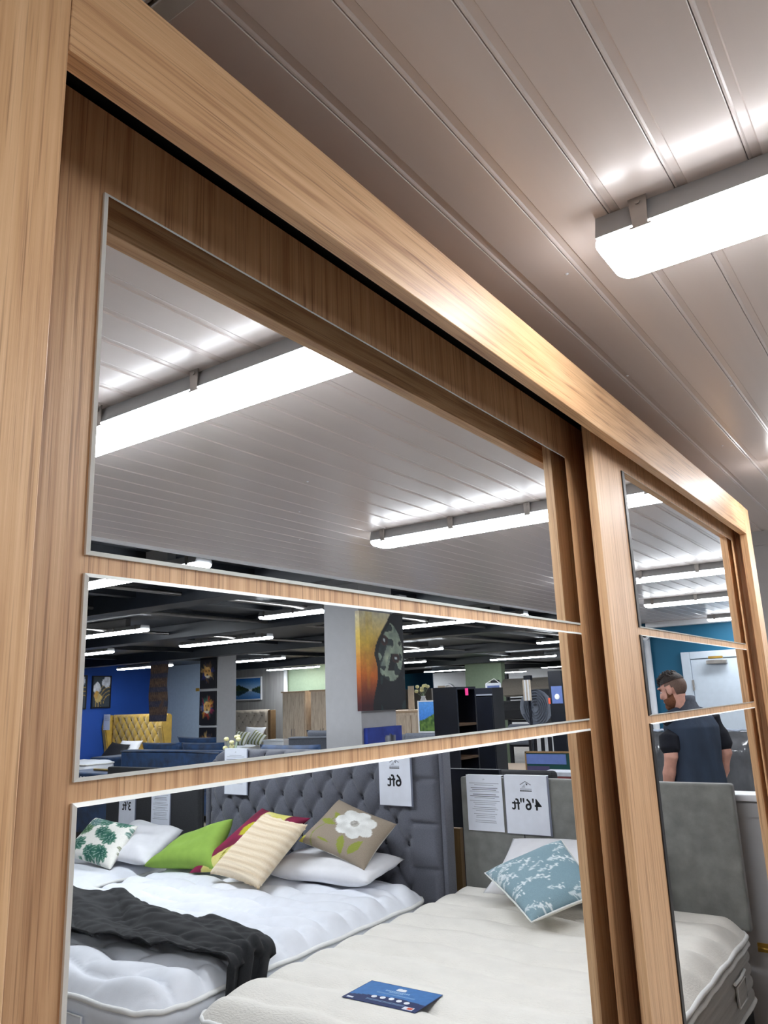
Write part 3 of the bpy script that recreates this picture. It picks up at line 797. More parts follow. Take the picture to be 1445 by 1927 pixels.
# ---- pillows and cushions
WP = 'white pillows on the beds'; CU = 'cushions on the beds'
cushion('pillow', 'plain white pillow lying under the flower cushion on the widest bed', [(3.96, -2.86, .70), (3.97, -2.03, .72), (3.60, -2.02, .665), (3.58, -2.78, .665)], 0.062, 'pillow', WP, m=M_COT, wob=.12, n=26, pinch=.05, seed=1)
cushion('pillow', 'white pillow behind the blue flower cushion on the nearest bed', [(4.14, -1.42, .845), (4.16, -.72, .86), (3.88, -.70, .65), (3.80, -1.44, .635)], 0.06, 'pillow', WP, m=M_COT, wob=.14, n=26, pinch=.05, seed=2)
cushion('pillow', 'crumpled white pillow behind the leaf-print cushion', [(3.96, -4.45, .80), (3.92, -3.86, .775), (3.50, -3.72, .64), (3.50, -4.30, .65)], 0.06, 'pillow', WP, m=M_COT, wob=.25, n=26, pinch=.04, seed=3)

def f_leaf(u, v):
    s = 2.9; best = None
    x, y = u * s, v * s
    for i in range(int(x) - 1, int(x) + 3):
        for j in range(int(y) - 1, int(y) + 3):
            cx, cy = i + .25 + .5 * hsh(i, j, 1), j + .25 + .5 * hsh(i, j, 2)
            dx, dy = x - cx, y - cy; r = math.hypot(dx, dy); a = math.atan2(dy, dx) - 6.28 * hsh(i, j, 3)
            R = 0.66 * (0.72 + 0.28 * math.cos(a)) * (0.72 + 0.28 * abs(math.cos(4.5 * a)))
            if r < R and (best is None or r / R < best[0]): best = (r / R, a, i, j)
    if best is None: return (232, 230, 222)
    q, a, i, j = best; k = hsh(i, j, 5)
    c = (22, 84, 72) if k < .4 else ((52, 96, 58) if k < .65 else ((96, 92, 66) if k < .85 else (70, 110, 112)))
    vein = abs(math.sin(4.5 * a))
    if vein < .22 or abs(a) < .06: return rgbmix(c, (220, 228, 214), .65)
    return rgbmix(c, (150, 176, 140), .45 * q * q)
cushion('cushion', 'white square cushion printed with dark green tropical leaves', [(3.75, -4.629, .842), (3.68, -4.05, .825), (3.42, -3.985, .60), (3.45, -4.56, .64)], 0.06, group=CU, fn=f_leaf, n=64, seed=4)
def f_green(u, v): return rgbmix((118, 168, 44), (100, 150, 36), vnoise(u * 6, v * 6))
cushion('cushion', 'plain lime green cushion leaning on its neighbours', [(3.72, -3.60, .765), (3.76, -3.20, .910), (3.54, -3.13, .65), (3.48, -3.735, .63)], 0.075, group=CU, m=mat('lime_cotton', (138, 172, 72), .85, var=.06, bump=.2, bscale=16), wob=.1, pinch=.10, n=28, seed=5)
def f_mag(u, v):
    m = (150, 28, 76); d = (98, 14, 46)
    x, y = u + .06 * math.sin(9 * v), v
    band = abs(x - .36 - .25 * math.sin(2.2 * y + .3))
    if ((u - .30) / .10) ** 2 + ((v - .66) / .11) ** 2 < 1: return (186, 180, 40)
    if band < .24:
        if abs(math.sin(17 * (x + .6 * y))) < .24 and .12 < y < .5: return (128, 124, 30)
        return rgbmix((238, 232, 196), (206, 198, 96), vnoise(u * 8, v * 8))
    return rgbmix(m, d, vnoise(u * 7, v * 7))
cushion('cushion', 'magenta cushion with cream and lime swirls behind the fringed cushion', [(3.82, -3.01, .972), (3.84, -2.62, .93), (3.58, -2.90, .635), (3.52, -3.345, .615)], 0.055, group=CU, fn=f_mag, n=48, seed=6)
def f_cream(u, v):
    k = abs(math.sin(9.5 * v * PI / 1 + .5 * math.sin(4 * u))); return rgbmix((214, 192, 160), (234, 218, 192), k)
cushion('cushion', 'cream cushion with rows of ruffled fringe', [(3.70, -2.863, .962), (3.65, -2.487, .922), (3.38, -2.615, .625), (3.43, -3.063, .655)], 0.06, group=CU, fn=f_cream, n=56, fringe=0.009, ridges=19, seed=7, back=(224, 208, 178))
def f_beige(u, v):
    c = (152, 138, 122); fx, fy = .40, .62
    dx, dy = u - fx, v - fy; r = math.hypot(dx, dy); a = math.atan2(dy, dx)
    R = .31 * (.80 + .20 * abs(math.cos(3.5 * a + .4)))
    def leaf(cx, cy, an, l, w):
        x = (u - cx) * math.cos(an) + (v - cy) * math.sin(an); y = -(u - cx) * math.sin(an) + (v - cy) * math.cos(an)
        return abs(x) < l and abs(y) < w * (1 - (x / l) ** 2)
    if r < .065: return rgbmix((120, 116, 110), (226, 222, 214), vnoise(u * 60, v * 60))
    if r < R: return rgbmix((198, 198, 194), (232, 232, 228), vnoise(u * 11, v * 11) + .25 * abs(math.cos(3.5 * a + .4)))
    for q in ((.78, .47, .1, .14, .055), (.70, .62, .7, .12, .045), (.40, .17, 1.3, .17, .055), (.20, .22, 1.9, .17, .055), (.66, .12, .1, .10, .02)):
        if leaf(*q): return (140, 148, 60)
    if u > .93 and v < .10: return (222, 214, 92)
    if abs(u - .80 - .06 * math.sin(8 * v)) < .008 and v < .6: return (132, 140, 70)
    return c
cushion('cushion', 'taupe cushion with one big white flower and green leaves', [(3.94, -2.48, 1.030), (3.88, -2.015, .922), (3.66, -2.09, .712), (3.70, -2.60, .822)][1:] + [(3.94, -2.48, 1.030)] if False else [(3.94, -2.48, 1.030), (3.88, -2.015, .922), (3.66, -2.09, .712), (3.70, -2.60, .822)], 0.06, group=CU, fn=lambda u, v: f_beige(1 - u, v), n=72, seed=8)
SPR = []
_r = random.Random(11)
for k in range(26):
    x, y, a = _r.uniform(.02, .98), _r.uniform(-.18, .80), _r.uniform(.9, 2.0)
    SPR.append((x, y, a, _r.uniform(.16, .32), _r.random()))
def f_bluefl(u, v):
    base = rgbmix((142, 168, 178), (112, 142, 154), v * .4 + .4 * vnoise(u * 3, v * 3))
    for x, y, a, l, k in SPR:
        dx, dy = u - x, v - y; s = dx * math.cos(a) + dy * math.sin(a); d = -dx * math.sin(a) + dy * math.cos(a) - .25 * s * s
        if 0 < s < l and abs(d) < .006: return (206, 218, 222)
        if .5 * l < s < 1.15 * l and abs(d) < .055 * (1 + k) and vnoise(u * 42, v * 42, 3) > .60 + .4 * abs(d) / .11: return (222, 230, 232)
        if 0 < s < .5 * l and abs(abs(d) - .3 * (s % .08)) < .006 and abs(d) < .03: return (200, 214, 218)
    return base
cushion('cushion', 'blue-grey cushion with white meadow flowers on the nearest bed', [(3.93, -1.045, .893), (3.66, -.745, .735), (3.43, -1.00, .635), (3.75, -1.395, .742)], 0.062, group=CU, fn=f_bluefl, n=84, seed=9, piping=M_PIPE)

# ---- blue label card lying on the cream mattress
lc = thing('label_card', 'blue mattress label card in a clear sleeve on the cream mattress', 'label', (2.515, -1.118, 0.592), -PI / 2 - 0.01)
def f_card(u, v):
    arc = .42 - .30 * (u - .35) ** 2 * 1.6
    if u < .012 or u > .988 or v < .02 or v > .98: return (20, 40, 92)
    if v > arc: return (58, 112, 172)
    return (22, 40, 88)
me = canvas(0.31, 0.185, lambda u, v: f_card(u, v), 60, 0.001); me.transform(Matrix.Translation((0, 0, -0.0925))); me.transform(Matrix.Rotation(-PI / 2, 4, 'X'))
cd = part('card', me, None, lc)
dot = to_mesh('icon_spot', cyl(B(), (0, 0, 0), 0.0105, 0.0008, 18), M_WHITE)
def flat(me, x, y, z=0.0012):
    me.transform(Matrix.Rotation(-PI / 2, 4, 'X')); me.transform(Matrix.Translation((x, y, z))); return me
for i in range(5):
    o = bpy.data.objects.new('icon_spot', dot); COL.objects.link(o); o.parent = cd; o.location = (-0.085 + i * 0.0345, -0.032 + 0.004 * abs(i - 2) * -1 + .004, 0.0012)
part('sticker', box(-0.135, -0.095, -0.085, -0.062, 0.001, 0.0016), M_PAPER, cd); part('sticker_print', box(-0.132, -0.112, -0.081, -0.066, 0.0016, 0.002), M_ORANGE, cd)
part('sticker', box(0.115, 0.142, -0.083, -0.072, 0.001, 0.0016), M_PAPER, cd)
bm = B()
ball(bm, (-0.012, 0.060, 0.0014), 0.012, 1.0, .7, .05); ball(bm, (0.006, 0.062, 0.0014), 0.010, 1.0, .8, .05); ball(bm, (-0.004, 0.052, 0.0014), 0.022, 1.0, .35, .03)
part('emblem', bm, M_WHITE, cd)
bm = B()
for k, (hw, y, hh) in enumerate(((0.052, 0.034, 0.0045), (0.030, 0.024, 0.003))):
    n = 12
    for i in range(n): bx(bm, -hw + 2 * hw * i / n, -hw + 2 * hw * (i + .72) / n, y - hh, y + hh, 0.0011, 0.0014)
for y in (0.010, 0.004, -0.058, -0.065): bx(bm, -0.09, 0.07, y - .0009, y + .0009, 0.0011, 0.0014)
part('small_print', bm, MATS.get('pale_blue_ink') or mat('pale_blue_ink', (150, 182, 214), .5), cd, kind='stuff')

# ---- black throw across the foot of the widest bed, hanging into the gap
def f_throw(u, v):
    # u along the width of the bed (far -> near side), v across (foot -> head)
    s = u * 2.13                         # arc length; 1.80 on top, the rest down the side
    foot = 2.30 + 0.10 * u + 0.05 * math.sin(7 * u + 1) ; head = 2.86 - 0.20 * u - 0.13 * max(0, u - .55) + 0.035 * math.sin(11 * u)
    if u > .8: foot -= .10 * (u - .8) / .2
    x = foot + (head - foot) * v
    w = (vnoise(u * 7 + v * 2.2, v * 2.6 - u * 1.5, 3) - .5) * 0.055 + (abs(vnoise(u * 13 + v * 5, v * 4 + u * 3, 5) - .5) ** .7) * 0.05 - .02 + (abs(vnoise(u * 26 - v * 4, v * 9 + u * 5, 6) - .5)) * 0.03
    fold = 0.010 * math.sin(9 * v + 12 * u + 2 * math.sin(5 * u))
    z = 0.658 + w * .9 + fold
    if s <= 1.74: return (x, -3.60 + s, z)
    d = s - 1.74; r = 0.05
    if d < r * PI / 2: a = d / r; return (x, -1.86 + r * math.sin(a), z - r * (1 - math.cos(a)))
    return (x + .01 * math.sin(30 * v), -1.81 + 0.012 * math.sin(18 * v) - .012, z - r - (d - r * PI / 2))
bm = heightgrid(130, 44, f_throw)
th = solo('bed_throw', 'crumpled black throw laid across the foot of the widest bed', 'throw', bm, M_THROW)
md = th.modifiers.new('thickness', 'SOLIDIFY'); md.thickness = 0.006

# ------------------------------------------------------------------ pictures
def f_warrior(u, v):
    # burning sky on one side; a dark hooded figure with a pale painted face fills the other
    x, y = 1 - u, 1 - v                       # x from the sky side, y downwards
    if y < .12: hood = .70 - 1.0 * y
    elif y < .45: hood = .58 - .27 * math.sin((y - .12) / .33 * PI / 2)
    else: hood = .31 + .06 * math.sin((y - .45) * 9)
    sky = rgbmix((236, 226, 190), (236, 196, 84), (y - .02) / .3) if y < .32 else (rgbmix((236, 196, 84), (214, 110, 30), (y - .32) / .33) if y < .65 else rgbmix((214, 110, 30), (70, 20, 26), (y - .65) / .3))
    streak = vnoise(x * 13, y * 4); sky = rgbmix(sky, (250, 210, 70), .5 * max(0, streak - .55) * 2) if x < .28 else sky
    if x < hood: return rgbmix(sky, (60, 18, 20), .5 * max(0, vnoise(x * 8, y * 9, 4) - .6))
    dark = rgbmix((10, 9, 15), (24, 24, 30), vnoise(x * 7, y * 9))
    if x < hood + .085 - .05 * min(1, max(0, y - .45) * 4): return dark
    # face: slanted band running from upper right to lower left
    a = (x - .64) * .86 + (y - .40) * .50; b = -(x - .64) * .50 + (y - .40) * .86
    e = (a / .33) ** 2 + (b / .30) ** 2
    n = vnoise(x * 10 + 3, y * 13, 7)
    if e < 1 and .10 < y < .74:
        for ex, ey, ra in ((.54, .285, .085), (.80, .47, .085)):
            q = ((x - ex) / ra) ** 2 + ((y - ey) / (ra * .62)) ** 2
            if q < .10: return (196, 204, 206)
            if q < 1: return rgbmix((26, 16, 18), (96, 48, 38), q * .8)
        if abs((x - .60) + .75 * (y - .42)) < .06 and .34 < y < .55: return rgbmix((196, 206, 176), (120, 134, 124), n)
        if abs((x - .72) + .5 * (y - .5)) < .07 and .42 < y < .60: return (16, 16, 20)
        if n > .56: return rgbmix((24, 30, 34), (54, 66, 66), n)
        return rgbmix((98, 116, 108), (190, 202, 176), 1.4 * n + .2 * (.5 - y))
    if y > .66 and x > .42 and vnoise(x * 5, y * 6, 2) > .5: return rgbmix(dark, (40, 62, 62), .75)
    return dark
picture('large_canvas', 'tall painting of a dark hooded figure with a pale face against a burning sky', 0.52, 0.655, f_warrior, (4.44, -2.499, 1.545), PI, 84, 0.035)
def f_hat(u, v):
    u = 1 - u
    b = rgbmix((24, 44, 132), (40, 66, 160), vnoise(u * 7, v * 7))
    if ((u - .62) / .27) ** 2 + ((v - .33) / .13) ** 2 < 1:
        if ((u - .62) / .19) ** 2 + ((v - .36) / .08) ** 2 < 1: return (24, 22, 30)
        return (178, 176, 178)
    if .49 < u < .80 and .32 < v < .86 - .25 * abs(u - .66): return rgbmix((40, 42, 52), (168, 172, 182), vnoise(u * 10, v * 5))
    return b
picture('hat_canvas', 'blue canvas with a grey hat, standing under the hooded-figure painting', 0.40, 0.36, f_hat, (4.44, -2.499, 1.075), PI, 44, 0.03)
def f_lion(seed, warm):
    def fn(u, v):
        dx, dy = u - .52, (v - .52) * 1.25; r = math.hypot(dx, dy); a = math.atan2(dy, dx)
        bgc = (12, 12, 22)
        R = .40 + .06 * math.sin(7 * a + seed) + .04 * math.sin(17 * a)
        if r > R: return bgc
        n = vnoise(u * 9 + seed, v * 9)
        pal = [(176, 60, 44), (214, 150, 60), (70, 90, 150), (150, 40, 80), (60, 120, 100)] if warm else [(150, 110, 60), (196, 160, 96), (60, 54, 70), (110, 80, 50), (44, 50, 110)]
        k = int((a + PI) / (2 * PI) * 9 + n * 2 + seed) % 5
        c = pal[k]
        if r < .22:
            c = rgbmix((196, 140, 70), (230, 190, 120), n)
            if (abs(abs(dx) - .09) < .03 and abs(dy - .05) < .03): c = (20, 18, 20)
            if abs(dx) < .05 and -.14 < dy < -.06: c = (40, 24, 24)
            if dy < -.14: c = (222, 214, 196)
        return rgbmix(c, bgc, max(0, (r / R - .6)) * 1.3)
    return fn
for i, (z0, hh, w) in enumerate(((1.885, 0.50, False), (1.312, 0.53, True), (0.78, 0.49, False))):
    picture('lion_canvas', ['dark canvas of a standing lion, top of three on the pillar', 'dark canvas of a rainbow-maned lion face, middle of three', 'dark canvas of a golden lion face, lowest of three'][i], 0.375, hh, f_lion(i * 2, w), (8.998, -9.19, z0), RZ, 40, 0.03, group='lion canvases on the pillar')
solo('price_tag', 'small yellow tag at the corner of the lion pictures', 'tag', box(-0.04, 0.04, -0.01, 0, 0, 0.05), M_GOLD, (8.95, -9.40, 1.85), RZ)
def f_flower(u, v):
    c = (46, 54, 62)
    for cx, cy, rr, cc in ((.72, .30, .18, (206, 170, 84)), (.80, .62, .2, (232, 234, 238)), (.26, .84, .20, (226, 230, 238)), (.82, .40, .13, (190, 140, 50)), (.45, .80, .13, (214, 218, 226))):
        d = math.hypot(u - cx, (v - cy)) + .06 * (vnoise(u * 9, v * 9) - .5)
        if d < rr: c = rgbmix(cc, (120, 120, 130), .5 * vnoise(u * 12, v * 12)); 
    for k in range(4):
        if abs(math.hypot(u - .1, v - .05) - (.35 + .13 * k)) < .012 and v < .7: c = (170, 140, 70)
    return c
picture('abstract_print', 'black-framed abstract flower print on the blue wall, beside the mirror edge', 0.15 + .25, 0.62, f_flower, (9.50, -13.598, 1.66), PI, 40, 0.03, (0.025, M_FRAME), group='framed prints on the blue wall')
picture('abstract_print', 'black-framed abstract flower print on the blue wall, next to the headboard', 0.40, 0.60, lambda u, v: f_flower(u * .9 + .1, v), (10.07, -13.598, 1.67), PI, 40, 0.03, (0.025, M_FRAME), group='framed prints on the blue wall')
def f_lake(u, v):
    u = 1 - u
    hor = .42
    m1 = hor + .30 * max(0, 1 - abs(u - .25) / .42) * (.8 + .2 * vnoise(u * 14, 1)); m2 = hor + .20 * max(0, (u - .62) / .38)
    vv = v if v > hor else hor + (hor - v) * 1.05; top = max(m1, m2)
    if vv < top and vv > hor + .0: c = rgbmix((26, 46, 34), (84, 104, 70), vnoise(u * 18, vv * 18))
    else: c = rgbmix((190, 220, 244), (52, 120, 200), (vv - .45) / .5)
    if abs(u - .66) < .05 and abs(v - hor) < .03: return (240, 246, 250)
    return rgbmix(c, (30, 80, 160), .25) if v < hor else c
picture('lake_print', 'print of a mountain lake under a blue sky above the cream headboard', 1.02, 0.50, f_lake, (14.348, -13.69, 1.735), RZ, 50, 0.03, (0.03, M_WHITE))
def f_rug(u, v):
    z = math.sin(v * 31); c = rgbmix((70, 52, 42), (104, 84, 66), vnoise(u * 16, v * 40))
    if z > .35: c = rgbmix((40, 42, 62), (74, 70, 78), vnoise(u * 20, v * 50))
    if abs(math.sin(u * 28 + 2 * math.sin(v * 20))) < .35 and abs(z) < .8: c = rgbmix(c, (26, 26, 42), .7)
    return c
rg = thing('hanging_rug', 'long brown and navy patterned rug hanging from the black ceiling', 'rug', (8.5, -9.83, 0), RZ)
me = canvas(0.44, 1.10, f_rug, 70, 0.012, None, 1.395)
for v_ in me.vertices: v_.co.y += 0.012 * math.sin(v_.co.z * 9 + v_.co.x * 4)
part('rug', me, None, rg); part('hanging_rail', tube(B(), [(-0.25, -0.01, 2.49), (0.25, -0.01, 2.49)], 0.015, 8), M_STEEL, rg)

# ------------------------------------------------------------------ far beds and sofas (fronts towards -Y locally)
mb = thing('winged_headboard', 'mustard velvet winged and buttoned headboard against the blue wall', 'headboard', (10.35, -12.65, 0), RZ)
bm, pts = tufted(1.62, 0.35, 1.50, 0.05, 0.2, 0.13, 0.035, nx=90, nz=60, offz=.6); part('padded_front', bm, M_MUST, mb)
bt = B()
for x, z in pts: ball(bt, (x, -0.056, z), 0.014, 1, .6, 1, 6, 4)
part('buttons', bt, mat('dark_mustard_button', (84, 62, 16), .8), mb, kind='stuff')
for s in (-1, 1):
    bm = B(); pr = [(0.02, 0.2), (0.02, 1.48), (-0.10, 1.50), (-0.20, 1.42), (-0.235, 1.25), (-0.19, 1.02), (-0.15, 0.8), (-0.17, 0.55), (-0.17, 0.2)]
    prism(bm, pr, s * 0.815 - (0.0 if s > 0 else 0.13), s * 0.815 + (0.13 if s > 0 else 0.0), 'X'); bmesh.ops.bevel(bm, geom=bm.edges[:], offset=.02, segments=2, affect='EDGES', clamp_overlap=True)
    part('wing', bm, M_MUST, mb)
sign('small white paper hung on the left wing of the mustard headboard', 0.21, 0.31, (10.12, -13.42, 1.515), rz=RZ, sleeve=False, group='paper signs on the headboards', lines=8)
mattress('white mattress of the mustard bed', 8.75, 10.09, -13.4, -11.9, 0.38, 0.66, q_soft, M_MATT_A, M_MATT_A, nx=20, ny=20)
divan('dark base of the mustard bed', 8.75, 10.09, -13.4, -11.9, 0.378)
cushion('pillow', 'white pillow leaning on the mustard headboard', [(10.16, -12.95, 1.0), (10.16, -12.3, 1.0), (9.97, -12.3, .70), (9.97, -12.95, .70)], 0.06, 'pillow', m=M_COT, n=14)
cushion('cushion', 'black cushion in front of the white pillow on the mustard bed', [(10.0, -13.05, .98), (10.02, -12.5, .93), (9.78, -12.45, .67), (9.78, -13.15, .68)], 0.05, 'cushion', m=mat('black_velvet', (16, 16, 22), .8), n=14)

ch_ = thing('cream_headboard', 'cream buttoned headboard under the lake print', 'headboard', (13.75, -13.15, 0), RZ)
bm, pts = tufted(1.62, 0.35, 1.475, 0.06, 0.25, 0.14, 0.03, nx=80, nz=50, offz=.64); part('padded_front', bm, M_CREAMF, ch_)
bt = B()
for x, z in pts: ball(bt, (x, -0.064, z), 0.014, 1, .6, 1, 6, 4)
part('buttons', bt, mat('taupe_button', (120, 106, 92), .8), ch_, kind='stuff'); part('side_border', box(-0.90, -0.815, -0.06, 0.12, 0.3, 1.46, .01), mat('brown_piping', (120, 92, 62), .7), ch_)
mattress('white mattress of the cream bed', 11.95, 13.65, -13.95, -12.4, 0.40, 0.70, q_soft, M_MATT_A, M_MATT_A, nx=20, ny=20)
divan('dark base of the cream bed', 11.95, 13.65, -13.95, -12.4, 0.398)
def f_strp(u, v): return (232, 232, 224) if int(u * 9) % 2 == 0 else (128, 132, 78)
cushion('cushion', 'green striped cushion leaning left on the cream bed', [(13.3, -12.95, 1.02), (13.3, -12.5, .98), (13.1, -12.5, .70), (13.1, -12.98, .70)], 0.06, fn=f_strp, n=36, group='striped cushions')
cushion('cushion', 'green striped cushion at the right end of the cream bed', [(13.2, -12.25, 1.05), (13.15, -11.85, .92), (12.95, -11.85, .72), (12.98, -12.35, .74)], 0.06, fn=f_strp, n=36, group='striped cushions')
cushion('pillow', 'white pillow behind the striped cushions', [(13.6, -12.95, 1.10), (13.6, -12.3, 1.08), (13.4, -12.3, .72), (13.4, -12.95, .72)], 0.06, 'pillow', m=M_COT, n=14)
ns = thing('bedside_table', 'white bedside table right of the cream bed', 'table', (13.2, -11.5, 0), RZ)
part('body', box(-0.3, 0.3, -0.22, 0.22, 0.06, 0.80, .004), M_WHITE, ns); part('top', box(-0.32, 0.32, -0.24, 0.24, 0.80, 0.835, .004), M_WHITE, ns)
for z in (0.1, 0.34, 0.58):
    d = part('drawer', box(-0.28, 0.28, -0.235, -0.22, z, z + .21, .003), M_WHITE, ns); part('knob', ball(B(), (0, -0.245, z + .11), .014), M_STEEL, d)
part('plinth', box(-.28, .28, -.2, .2, 0, .06), M_BLACK, ns)

def cupboard(label, loc, w, h, ndoor):
    t = thing('oak_wardrobe', label, 'wardrobe', loc, RZ, 'light oak cupboards')
    part('carcass', box(-w / 2, w / 2, -0.28, 0.28, 0.0, h - .03, .003), M_LOAK, t); part('top', box(-w / 2 - .02, w / 2 + .02, -0.31, 0.29, h - .03, h, .004), M_TABLE, t)
    for i in range(ndoor):
        a = -w / 2 + .02 + (w - .04) * i / ndoor; b = a + (w - .04) / ndoor - .006
        d = part('cupboard_door', box(a, b, -0.30, -0.281, 0.08, h - .05, .002), M_LOAK, t)
        hx = b - .035 if i == 0 and ndoor > 1 else a + .035
        part('handle', tube(B(), [(hx, -0.305, .86), (hx, -0.325, .90), (hx, -0.325, 1.0), (hx, -0.305, 1.04)], .007, 6), M_STEEL, d)
    return t
cupboard('two-door light oak cupboard between lake print and grey pillar', (13.80, -11.38, 0), 0.68, 1.855, 2)
cupboard('narrower light oak cupboard next to the two-door one', (13.80, -10.55, 0), 0.66, 1.86, 2)

def sofa(label, loc, w, mat_, back_h, rz, depth=0.95, arms=True, cush=2, name='sofa', cush_mat=None, studs=False):
    t = thing(name, label, 'sofa', loc, rz)
    part('base', box(-w / 2, w / 2, -depth / 2, depth / 2, 0.10, 0.42, .03), mat_, t)
    part('backrest', box(-w / 2 + .02, w / 2 - .02, -depth / 2, -depth / 2 + .22, 0.40, back_h, .05, 4), mat_, t)
    ol = [(-w / 2 + .04, -depth / 2 + .0, back_h - .03), (-w / 6, -depth / 2 - .004, back_h - .012), (w / 6, -depth / 2 - .004, back_h - .015), (w / 2 - .04, -depth / 2, back_h - .02)]
    part('piping', tube(B(), ol, 0.012, 6), mat_, t)
    if arms:
        for s in (-1, 1): part('arm', box(s * (w / 2 - .1) - .12, s * (w / 2 - .1) + .12, -depth / 2 + .02, depth / 2, 0.1, back_h - .22, .05, 4), mat_, t)
    for i in range(cush):
        a = -w / 2 + .22 + (w - .44) * i / cush; b = a + (w - .44) / cush
        part('seat_cushion', box(a + .005, b - .005, -depth / 2 + .25, depth / 2 + .02, 0.42, 0.56, .05, 4), mat_, t)
        C = [(a, -depth / 2 + .26, back_h + .10), (b, -depth / 2 + .26, back_h + .10), (b, -depth / 2 + .42, .55), (a, -depth / 2 + .42, .55)]
        part('back_cushion', cushion_mesh([Vector(c) for c in C], .09, n=14, m=cush_mat or mat_, pinch=.03, seed=i), None, t)
    for sx in (-1, 1):
        for sy in (-1, 1): part('foot', cyl(B(), (sx * (w / 2 - .1), sy * (depth / 2 - .1), 0), .02, .1, 8), M_BLACK, t)
    return t
# backs turned to the beds: local front (-Y) is the sofa's back, facing -X
s1 = sofa('blue velvet sofa seen from behind, beyond the tufted headboard', (8.5, -9.0, 0), 2.3, M_BLUEV, 0.985, RZ)
solo('cushion', 'blue velvet scatter cushion upright on the blue sofa', 'cushion', cushion_mesh([Vector(c) for c in ((-0.45, 0, .40), (.45, 0, .42), (.42, .12, 0), (-.42, .12, 0))], .07, n=14, m=M_BLUEV, seed=21), None, (8.62, -9.05, 0.74), RZ)
ot = thing('velvet_chaise', 'blue velvet studded arm block at the left end of the blue sofa', 'sofa', (8.15, -10.46, 0), RZ)
part('body', box(-0.27, 0.22, -0.3, 0.5, 0.1, 0.885, .04, 3), M_BLUEV, ot)
st = B()
for k in range(9): ball(st, (0.215 - .0, -0.305, .2 + .075 * k), .011, 1, .6, 1, 6, 4)
part('studs', st, M_STEEL, ot, kind='stuff'); part('foot', box(-.2, .15, -.2, .4, 0, .1), M_BLACK, ot)
o2 = thing('studded_bench', 'blue velvet bench with a row of bright studs at the lower left', 'bench', (6.15, -7.95, 0), RZ)
part('seat', box(-0.50, 0.55, -0.2, 0.3, 0.2, 0.885, .03, 3), M_BLUEV, o2)
st = B()
for k in range(16): ball(st, (-0.45 + .063 * k, -0.205, .83), .013, 1, .6, 1, 6, 4)
part('studs', st, M_PIPE, o2, kind='stuff'); part('plinth', box(-.45, .5, -.15, .25, 0, .2), M_BLACK, o2)
solo('brass_rod', 'thin brass rod lying on the studded bench', 'rod', tube(B(), [(0, 0.28, .905), (0.05, -0.28, .905)], .014, 8), M_GOLD, (6.05, -7.75, 0))
mattress('small white mattress standing behind the studded bench', 7.3, 7.8, -10.7, -9.90, 0.5, 0.86, q_soft, M_MATT_A, M_MATT_A, nx=16, ny=16)
divan('dark base of the small white mattress', 7.3, 7.8, -10.7, -9.90, 0.498)
ac = thing('armchair', 'dark slate armchair in front of the blue wall at the mirror edge', 'armchair', (8.0, -11.35, 0), RZ)
M_SLATE = mat('slate_fabric', (40, 52, 70), .85, var=.12, scale=40)
part('backrest', box(-0.40, 0.40, -0.35, -0.15, 0.3, 1.12, .06, 4), M_SLATE, ac); part('seat', box(-0.36, 0.36, -0.3, 0.4, 0.14, 0.45, .05, 3), M_SLATE, ac)
for s in (-1, 1): part('arm', box(s * .42 - .08, s * .42 + .08, -0.35, .38, .14, .66, .05, 3), M_SLATE, ac)
for sx in (-1, 1):
    for sy in (-1, 1): part('leg', cyl(B(), (sx * .34, sy * .28, 0), .02, .15, 8), M_BLACK, ac)
s2 = sofa('grey corner sofa seen from behind, in front of the oak cupboards', (10.6, -7.55, 0), 1.95, M_SOFAG, 1.05, RZ)
s3 = sofa('blue velvet sofa peeping over the tufted headboard by the pillar', (7.0, -5.45, 0), 1.35, M_BLUEV, 1.06, RZ, cush=1)
def bouquet(label, loc, hh=.3):
    t = thing('flower_vase', label, 'vase', loc)
    bm = B(); loft(bm, [[(r * math.cos(a * PI / 6), r * math.sin(a * PI / 6), z) for a in range(12)] for r, z in ((.04, 0), (.06, .06), (.045, .14), (.03, .18), (.035, .2))]); part('vase', bm, M_WHITE, t)
    rr = random.Random(5)
    for k in range(7):
        a, d, z = rr.uniform(0, 6.28), rr.uniform(.02, .11), rr.uniform(.24, .24 + hh * .5)
        f = part('stem', tube(B(), [(0, 0, .18), (d * math.cos(a), d * math.sin(a), z)], .004, 5), M_GREEN, t)
        part('bloom', ball(B(), (d * math.cos(a), d * math.sin(a), z + .02), .032, 1, 1, .8, 8, 6), mat('cream_petals_%d' % k, (232, 226, 170), .7) if k == 0 else MATS['cream_petals_0'], f)
    return t
tbl = thing('side_table', 'small round table with flowers behind the tufted headboard', 'table', (7.0, -6.55, 0)); part('top', cyl(B(), (0, 0, .80), .25, .03, 20), M_WHITE, tbl); part('stand', cyl(B(), (0, 0, .02), .03, .78, 10), M_STEEL, tbl); part('base', cyl(B(), (0, 0, 0), .17, .02, 18), M_STEEL, tbl)
bouquet('vase of cream flowers behind the tufted headboard', (7.0, -6.55, .83))

